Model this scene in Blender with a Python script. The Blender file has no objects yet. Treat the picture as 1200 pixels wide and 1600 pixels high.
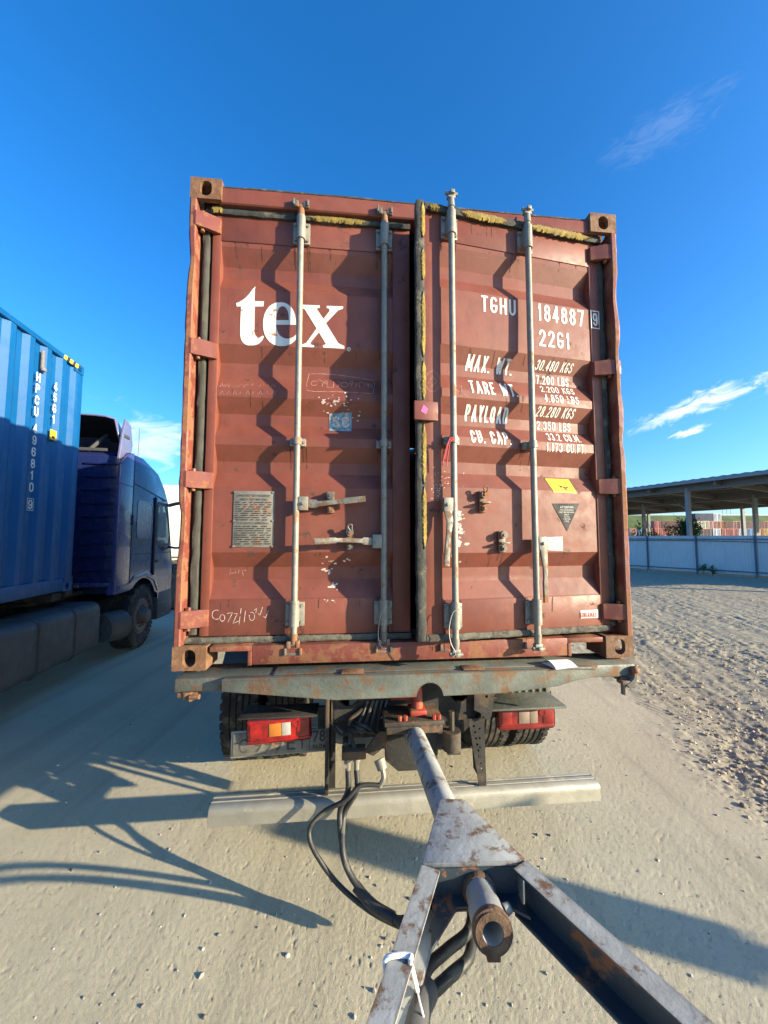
import bpy, bmesh, math, random
import numpy as np
from mathutils import Vector, Matrix, Euler
R = math.radians
random.seed(7)
sc = bpy.context.scene
C = sc.collection
# ------------------------------------------------------------------ camera
F_PX, PITCH, ROLL, EYE = 595.63, 0.0685322, -0.0019353, 1.80426
cd = bpy.data.cameras.new('camera'); cam = bpy.data.objects.new('camera', cd); C.objects.link(cam)
cd.sensor_fit = 'HORIZONTAL'; cd.sensor_width = 36; cd.lens = F_PX / 1200 * 36
cd.clip_start = 0.05; cd.clip_end = 6000
cam.matrix_world = Matrix.Translation((0, 0, EYE)) @ Matrix.Rotation(math.pi / 2 + PITCH, 4, 'X') @ Matrix.Rotation(-ROLL, 4, 'Z')
sc.camera = cam
# ------------------------------------------------------------------ light
SUN_DIR = Vector((0.943 * math.cos(R(14)), -0.333 * math.cos(R(14)), math.sin(R(14)))).normalized()
SUN_AZ = math.atan2(SUN_DIR.x, SUN_DIR.y)
w = bpy.data.worlds.new('World'); sc.world = w; w.use_nodes = True
wt = w.node_tree; wt.nodes.clear()
wo = wt.nodes.new('ShaderNodeOutputWorld'); bg = wt.nodes.new('ShaderNodeBackground')
sky = wt.nodes.new('ShaderNodeTexSky'); sky.sky_type = 'NISHITA'; sky.sun_disc = False
sky.sun_elevation = R(14); sky.sun_rotation = SUN_AZ; sky.altitude = 50
sky.air_density = 1.0; sky.dust_density = 1.5; sky.ozone_density = 2.5
hs = wt.nodes.new('ShaderNodeHueSaturation'); hs.inputs['Saturation'].default_value = 1.16
wb = wt.nodes.new('ShaderNodeMixRGB'); wb.blend_type = 'MULTIPLY'; wb.inputs['Fac'].default_value = 1; wb.inputs['Color2'].default_value = (0.77, 1.04, 1.37, 1)   # the phone's white balance
wt.links.new(sky.outputs[0], wb.inputs['Color1']); wt.links.new(wb.outputs[0], hs.inputs['Color'])
# thin clouds: wisps of noise gathered into a few banks in the sky
tc = wt.nodes.new('ShaderNodeTexCoord')
def wn(t, **k):
    n = wt.nodes.new(t)
    for a, b in k.items(): setattr(n, a, b)
    return n
def wl(a, b): wt.links.new(a, b)
DIR = tc.outputs['Generated']
def wmath(op, a, b=None, c=None):
    n = wn('ShaderNodeMath', operation=op)
    for i, v in enumerate((a, b, c)):
        if v is None: continue
        if isinstance(v, (int, float)): n.inputs[i].default_value = v
        else: wl(v, n.inputs[i])
    return n.outputs[0]
def wdot(v):
    n = wn('ShaderNodeVectorMath', operation='DOT_PRODUCT'); wl(DIR, n.inputs[0]); n.inputs[1].default_value = v; return n.outputs['Value']
def bank(az, el, tilt, la, lb, amount, lo, hi, scl, seed):
    """az, el: centre of the bank (deg, az clockwise from +Y); la, lb: half extents (deg) along and across its tilted axis"""
    c = Vector((math.sin(R(az)) * math.cos(R(el)), math.cos(R(az)) * math.cos(R(el)), math.sin(R(el))))
    e1 = Vector((math.cos(R(az)), -math.sin(R(az)), 0)); e2 = e1.cross(c) * -1
    e2 = e2 if e2.z > 0 else -e2; f1 = e1 * math.cos(R(tilt)) + e2 * math.sin(R(tilt)); f2 = -e1 * math.sin(R(tilt)) + e2 * math.cos(R(tilt))
    u, v = wmath('MULTIPLY', wdot(f1), 1 / math.sin(R(la))), wmath('MULTIPLY', wdot(f2), 1 / math.sin(R(lb)))
    front = wmath('GREATER_THAN', wdot(c), 0.3)
    d2 = wmath('ADD', wmath('MULTIPLY', u, u), wmath('MULTIPLY', v, v)); fall = wmath('EXPONENT', wmath('MULTIPLY', d2, -1.3))
    cv = wn('ShaderNodeCombineXYZ'); wl(wmath('MULTIPLY', u, scl * 1.0), cv.inputs[0]); wl(wmath('MULTIPLY', v, scl * 1.5 * lb / la * 1.6), cv.inputs[1]); cv.inputs[2].default_value = seed
    nz = wn('ShaderNodeTexNoise'); wl(cv.outputs[0], nz.inputs['Vector']); nz.inputs['Scale'].default_value = 1.0; nz.inputs['Detail'].default_value = 9; nz.inputs['Roughness'].default_value = 0.62; nz.inputs['Distortion'].default_value = 0.9
    mr_ = wn('ShaderNodeMapRange', interpolation_type='SMOOTHSTEP'); wl(wmath('ADD', nz.outputs['Fac'], wmath('MULTIPLY_ADD', fall, 0.5, -0.5)), mr_.inputs['Value'])
    mr_.inputs['From Min'].default_value = lo; mr_.inputs['From Max'].default_value = hi; mr_.inputs['To Max'].default_value = amount
    gate = wn('ShaderNodeMapRange', interpolation_type='SMOOTHSTEP'); wl(fall, gate.inputs['Value']); gate.inputs['From Min'].default_value = 0.03; gate.inputs['From Max'].default_value = 0.4
    return wmath('MULTIPLY', wmath('MULTIPLY', mr_.outputs['Result'], front), gate.outputs['Result'])
def az_el(px, py):
    xr, yr = (px - 600) / F_PX, (800 - py) / F_PX; c, q = math.cos(PITCH), math.sin(PITCH); v = Vector((xr, c - yr * q, q + yr * c)).normalized()
    return math.degrees(math.atan2(v.x, v.y)), math.degrees(math.asin(v.z))
cl = None
for k_, (ae, tilt, la, lb, am, lo, hi, scl) in enumerate((
        (az_el(1100, 628), 14, 9.5, 1.6, 0.8, 0.20, 0.55, 3.4), (az_el(1078, 673), 12, 2.2, 0.5, 0.75, 0.12, 0.40, 1.2), (az_el(1035, 200), 2, 5.5, 2.2, 0.075, 0.14, 0.62, 3.0),
        (az_el(215, 690), 4, 13, 4.5, 0.62, 0.22, 0.58, 2.6), (az_el(120, 660), 0, 8, 1.6, 0.40, 0.22, 0.58, 2.4), ((75, 14), 8, 16, 3, 0.7, 0.2, 0.55, 3.0), ((-70, 12), 5, 18, 4, 0.6, 0.2, 0.55, 3.0), ((150, 18), 10, 20, 5, 0.6, 0.2, 0.55, 3.0), ((-140, 14), -6, 20, 4, 0.6, 0.2, 0.55, 3.0))):
    q_ = bank(*ae, tilt, la, lb, am, lo, hi, scl, 3.7 * k_ + 1.3); cl = q_ if cl is None else wmath('MAXIMUM', cl, q_)
cmx = wn('ShaderNodeMixRGB'); wl(cl, cmx.inputs['Fac']); wl(hs.outputs[0], cmx.inputs['Color1'])
cmx.inputs['Color2'].default_value = (4.6, 4.9, 5.2, 1)
wl(cmx.outputs[0], bg.inputs['Color']); bg.inputs['Strength'].default_value = 0.104
wl(bg.outputs[0], wo.inputs[0])
sl = bpy.data.lights.new('sun', 'SUN'); sl.energy = 5.0; sl.angle = R(0.53); sl.color = (1.0, 0.85, 0.60)
so = bpy.data.objects.new('sun', sl); C.objects.link(so)
so.rotation_euler = SUN_DIR.to_track_quat('Z', 'Y').to_euler(); so.location = (20, -8, 12)
vs = sc.view_settings; vs.view_transform = 'Standard'; vs.look = 'None'; vs.gamma = 1; vs.use_curve_mapping = False
vs.exposure = 1.42
sc.cycles.max_bounces = 6
try: sc.cycles.use_denoising = True
except Exception: pass

# ------------------------------------------------------------------ pixel -> plane helpers (photo pixels to metres on a known plane)
YAW, CX0, CY0 = 0.0976012, -1.042124, 1.918886
CH = 1.15                                   # container underside above ground
PH = R(7.0); HX, HY = 2.36, 0.06            # the right door stands ajar
def ray(px, py):
    xr = (px - 600) / F_PX; yr = (800 - py) / F_PX
    c, s = math.cos(ROLL), math.sin(ROLL); x = c * xr + s * yr; y = -s * xr + c * yr
    c, s = math.cos(PITCH), math.sin(PITCH); return Vector((x, c - y * s, s + y * c))
def at_z(px, py, z):
    v = ray(px, py); t = (z - EYE) / v.z; return Vector((v.x * t, v.y * t, z))
def loc_ray(px, py):
    v = ray(px, py); c, s = math.cos(YAW), math.sin(YAW); dx, dy = -CX0, -CY0
    return Vector((c * dx + s * dy, -s * dx + c * dy, EYE)), Vector((c * v.x + s * v.y, -s * v.x + c * v.y, v.z))
def door(px, py, yl=0.066):
    o, v = loc_ray(px, py); t = (yl - o.y) / v.y; return (o.x + v.x * t, o.z + v.z * t - CH)
def doorR(px, py, yl=0.066):
    o, v = loc_ray(px, py); c, s = math.cos(PH), math.sin(PH)
    ox, oy = c * (o.x - HX) + s * (o.y - HY), -s * (o.x - HX) + c * (o.y - HY)
    vx, vy = c * v.x + s * v.y, -s * v.x + c * v.y
    t = ((yl - HY) - oy) / vy; return (ox + vx * t + HX, o.z + v.z * t - CH)

# ------------------------------------------------------------------ mesh helpers
class G:
    def __init__(s): s.b = bmesh.new()
    def box(s, x0, x1, y0, y1, z0, z1, bev=0.0, M=None, seg=2):
        vs_ = [s.b.verts.new((x, y, z)) for z in (z0, z1) for y in (y0, y1) for x in (x0, x1)]
        fs = [s.b.faces.new([vs_[i] for i in f]) for f in ((0, 2, 3, 1), (4, 5, 7, 6), (0, 1, 5, 4), (2, 6, 7, 3), (0, 4, 6, 2), (1, 3, 7, 5))]
        geo = vs_
        if bev > 0:
            es = list({e for f in fs for e in f.edges})
            r = bmesh.ops.bevel(s.b, geom=es, offset=bev, segments=seg, profile=0.5, affect='EDGES')
            geo = list({v for f in r['faces'] for v in f.verts} | {v for v in vs_ if v.is_valid})
        if M is not None: bmesh.ops.transform(s.b, matrix=M, verts=[v for v in geo if v.is_valid])
        return s
    def cyl(s, p0, p1, r0, r1=None, n=16, caps=True):
        r1 = r0 if r1 is None else r1
        p0, p1 = Vector(p0), Vector(p1); d = (p1 - p0).normalized()
        a = d.orthogonal().normalized(); c = d.cross(a)
        A = [s.b.verts.new(p0 + (a * math.cos(t) + c * math.sin(t)) * r0) for t in [2 * math.pi * i / n for i in range(n)]]
        B = [s.b.verts.new(p1 + (a * math.cos(t) + c * math.sin(t)) * r1) for t in [2 * math.pi * i / n for i in range(n)]]
        for i in range(n): s.b.faces.new((A[i], A[(i + 1) % n], B[(i + 1) % n], B[i]))
        if caps: s.b.faces.new(A[::-1]); s.b.faces.new(B)
        return s
    def lathe(s, prof, O, axis, n=24, closed=False, caps=True):
        O = Vector(O); d = Vector(axis).normalized(); a = d.orthogonal().normalized(); c = d.cross(a); rings = []
        for (h, r) in prof:
            rings.append([s.b.verts.new(O + d * h + (a * math.cos(2 * math.pi * i / n) + c * math.sin(2 * math.pi * i / n)) * r) for i in range(n)])
        m = len(rings)
        for k in range(m if closed else m - 1):
            A, B = rings[k], rings[(k + 1) % m]
            for i in range(n): s.b.faces.new((A[i], A[(i + 1) % n], B[(i + 1) % n], B[i]))
        if not closed and caps:
            s.b.faces.new(rings[0][::-1]); s.b.faces.new(rings[-1])
        return s
    def tube(s, pts, r, n=10, sub=6):
        P = [Vector(p) for p in pts]
        if len(P) > 2 and sub > 1:
            Q = []; E_ = [2 * P[0] - P[1]] + P + [2 * P[-1] - P[-2]]
            for i in range(1, len(E_) - 2):
                a, b, c, d = E_[i - 1:i + 3]
                for k in range(sub):
                    t = k / sub
                    Q.append(0.5 * ((2 * b) + (c - a) * t + (2 * a - 5 * b + 4 * c - d) * t * t + (3 * b - a - 3 * c + d) * t ** 3))
            Q.append(P[-1]); P = Q
        rr = r if callable(r) else (lambda t: r)
        up = None; rings = []
        for i, p in enumerate(P):
            d = (P[min(i + 1, len(P) - 1)] - P[max(i - 1, 0)]).normalized()
            up = d.orthogonal().normalized() if up is None else (up - d * up.dot(d)).normalized()
            c = d.cross(up); q = rr(i / (len(P) - 1))
            rings.append([s.b.verts.new(p + (up * math.cos(2 * math.pi * k / n) + c * math.sin(2 * math.pi * k / n)) * q) for k in range(n)])
        for A, B in zip(rings, rings[1:]):
            for i in range(n): s.b.faces.new((A[i], A[(i + 1) % n], B[(i + 1) % n], B[i]))
        s.b.faces.new(rings[0][::-1]); s.b.faces.new(rings[-1]); return s
    def prism(s, poly, axis, a0, a1, bev=0.0):
        f = {'x': lambda u, v, a: (a, u, v), 'y': lambda u, v, a: (u, a, v), 'z': lambda u, v, a: (u, v, a)}[axis]
        A = [s.b.verts.new(f(u, v, a0)) for u, v in poly]; B = [s.b.verts.new(f(u, v, a1)) for u, v in poly]; n = len(poly)
        fs = [s.b.faces.new(A[::-1]), s.b.faces.new(B)]
        for i in range(n): fs.append(s.b.faces.new((A[i], A[(i + 1) % n], B[(i + 1) % n], B[i])))
        if bev > 0:
            es = [e for f_ in fs[:2] for e in f_.edges]
            bmesh.ops.bevel(s.b, geom=list(set(es)), offset=bev, segments=2, profile=0.5, affect='EDGES')
        return s
    def grid(s, rows):                        # rows of points -> quads
        V_ = [[s.b.verts.new(p) for p in r] for r in rows]
        for A, B in zip(V_, V_[1:]):
            for i in range(len(A) - 1): s.b.faces.new((A[i], A[i + 1], B[i + 1], B[i]))
        return s
    def sphere(s, c, r, u=10, v=7, sc_=(1, 1, 1)):
        bmesh.ops.create_uvsphere(s.b, u_segments=u, v_segments=v, radius=r, matrix=Matrix.Translation(c) @ Matrix.Diagonal((*sc_, 1))); return s
    def build(s, name, m, parent=None, smooth=35, M=None):
        if M is not None: bmesh.ops.transform(s.b, matrix=M, verts=s.b.verts)
        bmesh.ops.recalc_face_normals(s.b, faces=s.b.faces)
        me = bpy.data.meshes.new(name); s.b.to_mesh(me); s.b.free()
        return link(name, me, m, parent, smooth)
def link(name, me, m, parent=None, smooth=35):
    if smooth:
        me.shade_smooth(); me.set_sharp_from_angle(angle=R(smooth))
    me.materials.clear(); me.materials.append(m)
    o = bpy.data.objects.new(name, me); C.objects.link(o)
    if parent is not None: o.parent = parent
    return o
def empty(name, loc=(0, 0, 0), rz=0.0):
    o = bpy.data.objects.new(name, None); C.objects.link(o); o.location = loc; o.rotation_euler = (0, 0, rz); o.empty_display_size = 0.2; return o
def tag(o, label=None, cat=None, group=None, kind=None):
    for k, v in (('label', label), ('category', cat), ('group', group), ('kind', kind)):
        if v: o[k] = v
    return o
def copy_tree(o, parent=None):
    c = o.copy(); C.objects.link(c); c.parent = parent
    for ch in list(o.children): copy_tree(ch, c)
    return c

# ------------------------------------------------------------------ materials
def mat(name, base, rough=0.6, metal=0.0, var=0.12, vscale=6.0, rust=0.0, rcol=(0.16, 0.065, 0.028), rscale=5.0,
        island=0.0, rsoft=0.06, scratch=0.0, streak=0.0, scol=(0.05, 0.035, 0.028), bump=0.0, bscale=60.0, coat=0.0, trans=0.0, fade=None, edge=0.0, ecol=None):
    m = bpy.data.materials.new(name); m.use_nodes = True; t = m.node_tree; n = t.nodes; L = t.links.new
    b = n['Principled BSDF']; b.inputs['Roughness'].default_value = rough; b.inputs['Metallic'].default_value = metal
    if coat: b.inputs['Coat Weight'].default_value = coat; b.inputs['Coat Roughness'].default_value = 0.08
    if trans: b.inputs['Transmission Weight'].default_value = trans
    g = n.new('ShaderNodeNewGeometry')
    def noise(scale, detail=5, sc3=None, rgh=0.6):
        q = n.new('ShaderNodeTexNoise'); q.inputs['Scale'].default_value = scale; q.inputs['Detail'].default_value = detail; q.inputs['Roughness'].default_value = rgh
        if sc3:
            k = n.new('ShaderNodeVectorMath'); k.operation = 'MULTIPLY'; k.inputs[1].default_value = sc3; L(g.outputs['Position'], k.inputs[0]); L(k.outputs[0], q.inputs['Vector'])
        else: L(g.outputs['Position'], q.inputs['Vector'])
        return q.outputs['Fac']
    def mr(x, a, b_, c=0.0, d=1.0):
        q = n.new('ShaderNodeMapRange'); q.interpolation_type = 'SMOOTHSTEP'
        for i, v in zip(('From Min', 'From Max', 'To Min', 'To Max'), (a, b_, c, d)): q.inputs[i].default_value = v
        L(x, q.inputs['Value']); return q.outputs['Result']
    def mix(f, a, b_):
        q = n.new('ShaderNodeMixRGB')
        for k, v in (('Fac', f), ('Color1', a), ('Color2', b_)):
            if isinstance(v, (tuple, float, int)): q.inputs[k].default_value = (*v, 1) if isinstance(v, tuple) else v
            else: L(v, q.inputs[k])
        return q.outputs[0]
    lo = tuple(max(0, c * (1 - var)) for c in base); hi = tuple(min(1, c * (1 + var)) for c in base)
    col = mix(mr(noise(vscale), 0.3, 0.7), lo, hi)
    if island: col = mix(mr(g.outputs['Random Per Island'], 0.0, 1.0), tuple(c * (1 - island) for c in base), tuple(min(1, c * (1 + island)) for c in base))
    if fade: col = mix(mr(noise(1.7, 4), 0.42, 0.68, 0, 0.8), col, fade)
    if streak: col = mix(mr(noise(1.0, 6, (9.0, 9.0, 0.8)), 0.52, 0.75, 0, streak), col, scol)
    if scratch:
        for s3 in ((2.5, 2.5, 60.0), (70.0, 70.0, 3.0)): col = mix(mr(noise(1.0, 5, s3, 0.7), 0.66, 0.74, 0, scratch), col, tuple(min(1, c * 1.5 + 0.03) for c in base))
        col = mix(mr(noise(90, 3), 0.6, 0.75, 0, scratch), col, tuple(c * 0.6 for c in base)); col = mix(mr(noise(11, 6), 0.45, 0.75, 0, scratch * 1.2), col, tuple(c * 0.72 for c in base))
    rf = None
    if rust:
        rf = mr(noise(rscale, 9, None, 0.68), 0.62 - 0.3 * rust, 0.62 + rsoft - 0.3 * rust)
        rc = mix(noise(rscale * 9, 4), rcol, tuple(c * 1.9 for c in rcol))
        col = mix(rf, col, rc)
    if edge:
        bv = n.new('ShaderNodeBevel'); bv.samples = 4; bv.inputs['Radius'].default_value = 0.012
        dt = n.new('ShaderNodeVectorMath'); dt.operation = 'DOT_PRODUCT'; L(bv.outputs[0], dt.inputs[0]); L(g.outputs['Normal'], dt.inputs[1])
        nz = n.new('ShaderNodeMath'); nz.operation = 'MULTIPLY_ADD'; L(noise(18, 6), nz.inputs[0]); nz.inputs[1].default_value = 0.22; L(dt.outputs['Value'], nz.inputs[2])
        ef = mr(nz.outputs[0], 0.985, 1.075, edge, 0.0)
        col = mix(ef, col, ecol or rcol)
    L(col, b.inputs['Base Color'])
    rr = mr(noise(vscale * 3), 0.3, 0.7, max(0.02, rough - 0.09), min(1, rough + 0.09))
    if rf is not None:
        q = n.new('ShaderNodeMixRGB'); L(rf, q.inputs['Fac']); L(rr, q.inputs['Color1']); q.inputs['Color2'].default_value = (0.9,) * 3 + (1,); rr = q.outputs[0]
        if metal:
            q = n.new('ShaderNodeMath'); q.operation = 'MULTIPLY_ADD'; L(rf, q.inputs[0]); q.inputs[1].default_value = -metal; q.inputs[2].default_value = metal; L(q.outputs[0], b.inputs['Metallic'])
    L(rr, b.inputs['Roughness'])
    if bump:
        q = n.new('ShaderNodeBump'); q.inputs['Strength'].default_value = bump; q.inputs['Distance'].default_value = 0.004
        L(noise(bscale, 6), q.inputs['Height']); L(q.outputs[0], b.inputs['Normal'])
    return m
M = {}
M['red'] = mat('red_oxide_paint', (0.166, 0.044, 0.025), 0.55, scratch=0.45, var=0.10, vscale=4, rust=0.04, rscale=9, rcol=(0.055, 0.024, 0.016), streak=0.42, scol=(0.085, 0.028, 0.020), fade=(0.190, 0.057, 0.034), bump=0.25, bscale=22)
M['redpost'] = mat('worn_red_post', (0.175, 0.044, 0.028), 0.6, rust=0.46, rscale=9, edge=0.8, rcol=(0.15, 0.062, 0.03), bump=0.5, bscale=40)
M['redhinge'] = mat('hinge_paint', (0.165, 0.042, 0.029), 0.55, rust=0.26, rscale=12, edge=0.5)
M['cast'] = mat('rusty_casting', (0.17, 0.088, 0.045), 0.75, var=0.3, vscale=14, rust=0.4, rscale=12, rcol=(0.10, 0.045, 0.02), bump=0.9, bscale=50)
M['galv'] = mat('dull_galvanised', (0.235, 0.222, 0.185), 0.55, metal=0.3, var=0.16, vscale=20, rust=0.16, rscale=10, rcol=(0.16, 0.10, 0.06), streak=0.3, scol=(0.16, 0.14, 0.11), bump=0.3, bscale=70)
M['galvmid'] = mat('worn_handle_steel', (0.19, 0.175, 0.145), 0.55, metal=0.3, var=0.3, vscale=25, rust=0.38, rscale=22, rcol=(0.10, 0.06, 0.035), bump=0.4)
M['galvdk'] = mat('dirty_cam_steel', (0.15, 0.135, 0.11), 0.6, metal=0.3, rust=0.36, rscale=18, bump=0.4)
M['rubber'] = mat('worn_rubber', (0.035, 0.035, 0.029), 0.78, var=0.35, vscale=25, rust=0.28, rscale=7, rcol=(0.075, 0.068, 0.05), bump=0.9, bscale=55)
M['rubgrey'] = mat('grey_dusty_rubber', (0.055, 0.052, 0.040), 0.75, var=0.25, vscale=14, streak=0.5, scol=(0.045, 0.042, 0.034), bump=0.7, bscale=50)
M['rubdust'] = mat('dust_caked_rubber', (0.10, 0.092, 0.070), 0.85, var=0.4, vscale=18, rust=0.3, rscale=11, rcol=(0.035, 0.032, 0.026), bump=1.0, bscale=45)
M['foam'] = mat('yellow_foam', (0.215, 0.150, 0.032), 0.9, var=0.3, vscale=22, rust=0.25, rscale=14, rcol=(0.14, 0.10, 0.03), bump=1.0, bscale=70)
M['black'] = mat('matt_black', (0.012, 0.012, 0.012), 0.8)
M['beam'] = mat('grey_green_rusty_beam', (0.105, 0.118, 0.098), 0.6, var=0.25, rsoft=0.14, rust=0.47, rscale=9, rcol=(0.095, 0.052, 0.026), streak=0.4, bump=0.6, bscale=45, edge=0.7)
M['chas'] = mat('dark_dusty_chassis', (0.022, 0.020, 0.018), 0.75, var=0.4, vscale=9, rust=0.3, rscale=5, rcol=(0.05, 0.036, 0.024), bump=0.6)
M['alu'] = mat('milled_aluminium', (0.315, 0.298, 0.245), 0.5, metal=0.25, var=0.12, vscale=7, rust=0.10, rscale=9, rcol=(0.25, 0.22, 0.17), streak=0.5, scol=(0.2, 0.185, 0.15), bump=0.3, bscale=90, fade=(0.30, 0.28, 0.22))
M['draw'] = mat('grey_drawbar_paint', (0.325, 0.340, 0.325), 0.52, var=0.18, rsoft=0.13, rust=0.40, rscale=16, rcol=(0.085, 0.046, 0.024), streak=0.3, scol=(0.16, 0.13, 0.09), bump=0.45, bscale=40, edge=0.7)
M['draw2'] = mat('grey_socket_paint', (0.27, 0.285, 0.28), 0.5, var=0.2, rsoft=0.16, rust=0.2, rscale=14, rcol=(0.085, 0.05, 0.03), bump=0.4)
M['drawshade'] = mat('shaded_drawbar_paint', (0.030, 0.045, 0.058), 0.5, var=0.2, rust=0.22, rscale=7, bump=0.3)  # drawbar paint darkened: the shade inside the right leg is put into the colour
M['dkcast'] = mat('oily_brown_steel', (0.055, 0.042, 0.030), 0.7, var=0.35, vscale=14, rust=0.35, rscale=9, rcol=(0.085, 0.045, 0.022), bump=0.7)
M['rustring'] = mat('bare_rust', (0.105, 0.060, 0.034), 0.85, var=0.4, vscale=30, bump=1.0, bscale=80)
M['hose'] = mat('black_hose', (0.022, 0.022, 0.022), 0.5, var=0.3, rust=0.2, rscale=6, rcol=(0.06, 0.055, 0.045), bump=0.2)
M['tyre'] = mat('dusty_tyre', (0.019, 0.018, 0.017), 0.85, var=0.4, vscale=7, rust=0.35, rscale=5, rcol=(0.05, 0.043, 0.033), bump=0.5)
M['rim'] = mat('grey_rim', (0.12, 0.115, 0.105), 0.6, metal=0.2, rust=0.3, rscale=9)
M['lens'] = mat('red_lens', (0.30, 0.007, 0.007), 0.2, var=0.45, vscale=14, coat=0.6)
M['lensd'] = mat('dusty_red_lens', (0.20, 0.018, 0.014), 0.35, var=0.4, vscale=10, streak=0.4, scol=(0.16, 0.06, 0.045), coat=0.2)
M['lampglass'] = mat('dull_lamp_glass', (0.26, 0.20, 0.15), 0.35, var=0.3)
M['amber'] = mat('amber_lens', (0.50, 0.16, 0.02), 0.25, coat=0.6)
M['clear'] = mat('clear_lens', (0.42, 0.40, 0.36), 0.25, coat=0.6)
M['redhitch'] = mat('red_coupling', (0.33, 0.045, 0.030), 0.5, rust=0.3, rscale=14)
M['white'] = mat('white_paint', (0.66, 0.635, 0.57), 0.6, var=0.08, rust=0.01, rscale=16, rcol=(0.26, 0.09, 0.06))
M['white2'] = mat('white_plastic', (0.8, 0.8, 0.8), 0.5, var=0.04)
M['chalk'] = mat('chalk_line', (0.42, 0.24, 0.20), 0.95, var=0.35, vscale=60)
M['run'] = mat('rust_run', (0.075, 0.030, 0.018), 0.9, var=0.4, vscale=40)
M['scuff'] = mat('bare_scuff', (0.55, 0.45, 0.40), 0.8, var=0.3, vscale=80)
M['plac'] = mat('grey_placard', (0.20, 0.185, 0.15), 0.6, metal=0.3, var=0.2, vscale=20, rust=0.15, rscale=12)
M['ink'] = mat('dark_print', (0.03, 0.03, 0.03), 0.7)
M['yel'] = mat('yellow_sticker', (0.75, 0.50, 0.02), 0.5)
M['tridk'] = mat('dark_grey_sticker', (0.022, 0.024, 0.024), 0.75)
M['cyan'] = mat('faded_blue_sticker', (0.14, 0.25, 0.30), 0.6, var=0.4, vscale=40, rust=0.3, rscale=20, rcol=(0.3, 0.24, 0.2))
M['pinkst'] = mat('pink_sticker', (0.75, 0.10, 0.28), 0.6)
M['redprint'] = mat('red_print', (0.45, 0.05, 0.03), 0.6)
M['paper'] = mat('paper', (0.80, 0.79, 0.80), 0.8, var=0.03)
M['wire'] = mat('thin_wire', (0.35, 0.33, 0.3), 0.5, metal=0.4)
M['redwire'] = mat('red_wire', (0.4, 0.04, 0.05), 0.6)
M['bluec'] = mat('blue_container_paint', (0.001, 0.080, 0.235), 0.46, var=0.06, vscale=3, streak=0.10, scol=(0.02, 0.08, 0.18))
M['bluecab'] = mat('dark_blue_cab_paint', (0.011, 0.020, 0.090), 0.26, var=0.06, vscale=2, streak=0.12, scol=(0.035, 0.035, 0.07), coat=0.5)
M['bluefair'] = mat('blue_fairing_paint', (0.042, 0.052, 0.165), 0.3, var=0.08, coat=0.5)
M['lilac'] = mat('pale_lilac_plastic', (0.13, 0.135, 0.24), 0.35, var=0.06, coat=0.3)
M['whitecab'] = mat('cream_cab_paint', (0.72, 0.68, 0.56), 0.3, var=0.05, coat=0.4)
M['greycab'] = mat('grey_cab_paint', (0.3, 0.3, 0.3), 0.3, coat=0.4)
M['plast'] = mat('dark_grey_plastic', (0.05, 0.052, 0.055), 0.55, var=0.15)
M['tank'] = mat('dusty_grey_tank', (0.075, 0.077, 0.077), 0.6, var=0.15, vscale=3, streak=0.25, scol=(0.05, 0.05, 0.05))
M['glass'] = mat('dark_glass', (0.02, 0.028, 0.03), 0.05, coat=1.0, var=0.0)
M['pane'] = mat('cab_pane_view_tint', (0.28, 0.34, 0.32), 0.06, coat=1.0, var=0.3, vscale=3)  # opaque pane; the lit view through the glass is put into its pale colour
M['seam'] = mat('seam_shadow_gap', (0.01, 0.01, 0.02), 0.6)
M['fence'] = mat('pale_blue_grey_sheet', (0.50, 0.52, 0.52), 0.45, var=0.05, vscale=1.2, streak=0.15, scol=(0.25, 0.27, 0.28))
M['fpost'] = mat('dark_blue_steel', (0.05, 0.10, 0.15), 0.5)
M['shedc'] = mat('grey_steel_column', (0.20, 0.225, 0.25), 0.5, var=0.08)
M['shedr'] = mat('shed_roof_sheet', (0.12, 0.12, 0.118), 0.5, var=0.1)
M['bark'] = mat('bark', (0.08, 0.06, 0.045), 0.9, var=0.3)
M['guard'] = mat('grey_guard_rail', (0.45, 0.45, 0.43), 0.5)
M['conc'] = mat('plain_concrete', (0.33, 0.32, 0.29), 0.85, var=0.2, bump=0.6)
def leaf_mat(name, c):
    m = mat(name, c, 0.55, var=0.35, vscale=2.5); b = m.node_tree.nodes['Principled BSDF']
    tr = m.node_tree.nodes.new('ShaderNodeBsdfTranslucent'); tr.inputs[0].default_value = (c[0] * 1.3, c[1] * 1.4, c[2] * 0.6, 1)
    mx = m.node_tree.nodes.new('ShaderNodeMixShader'); mx.inputs[0].default_value = 0.3
    L = m.node_tree.links.new; L(b.outputs[0], mx.inputs[1]); L(tr.outputs[0], mx.inputs[2]); L(mx.outputs[0], m.node_tree.nodes['Material Output'].inputs[0]); return m
M['leaf'] = leaf_mat('leaf_green', (0.06, 0.10, 0.025)); M['leafd'] = leaf_mat('leaf_dark_green', (0.035, 0.075, 0.03)); M['weed'] = leaf_mat('weed_green', (0.07, 0.12, 0.03))

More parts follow.
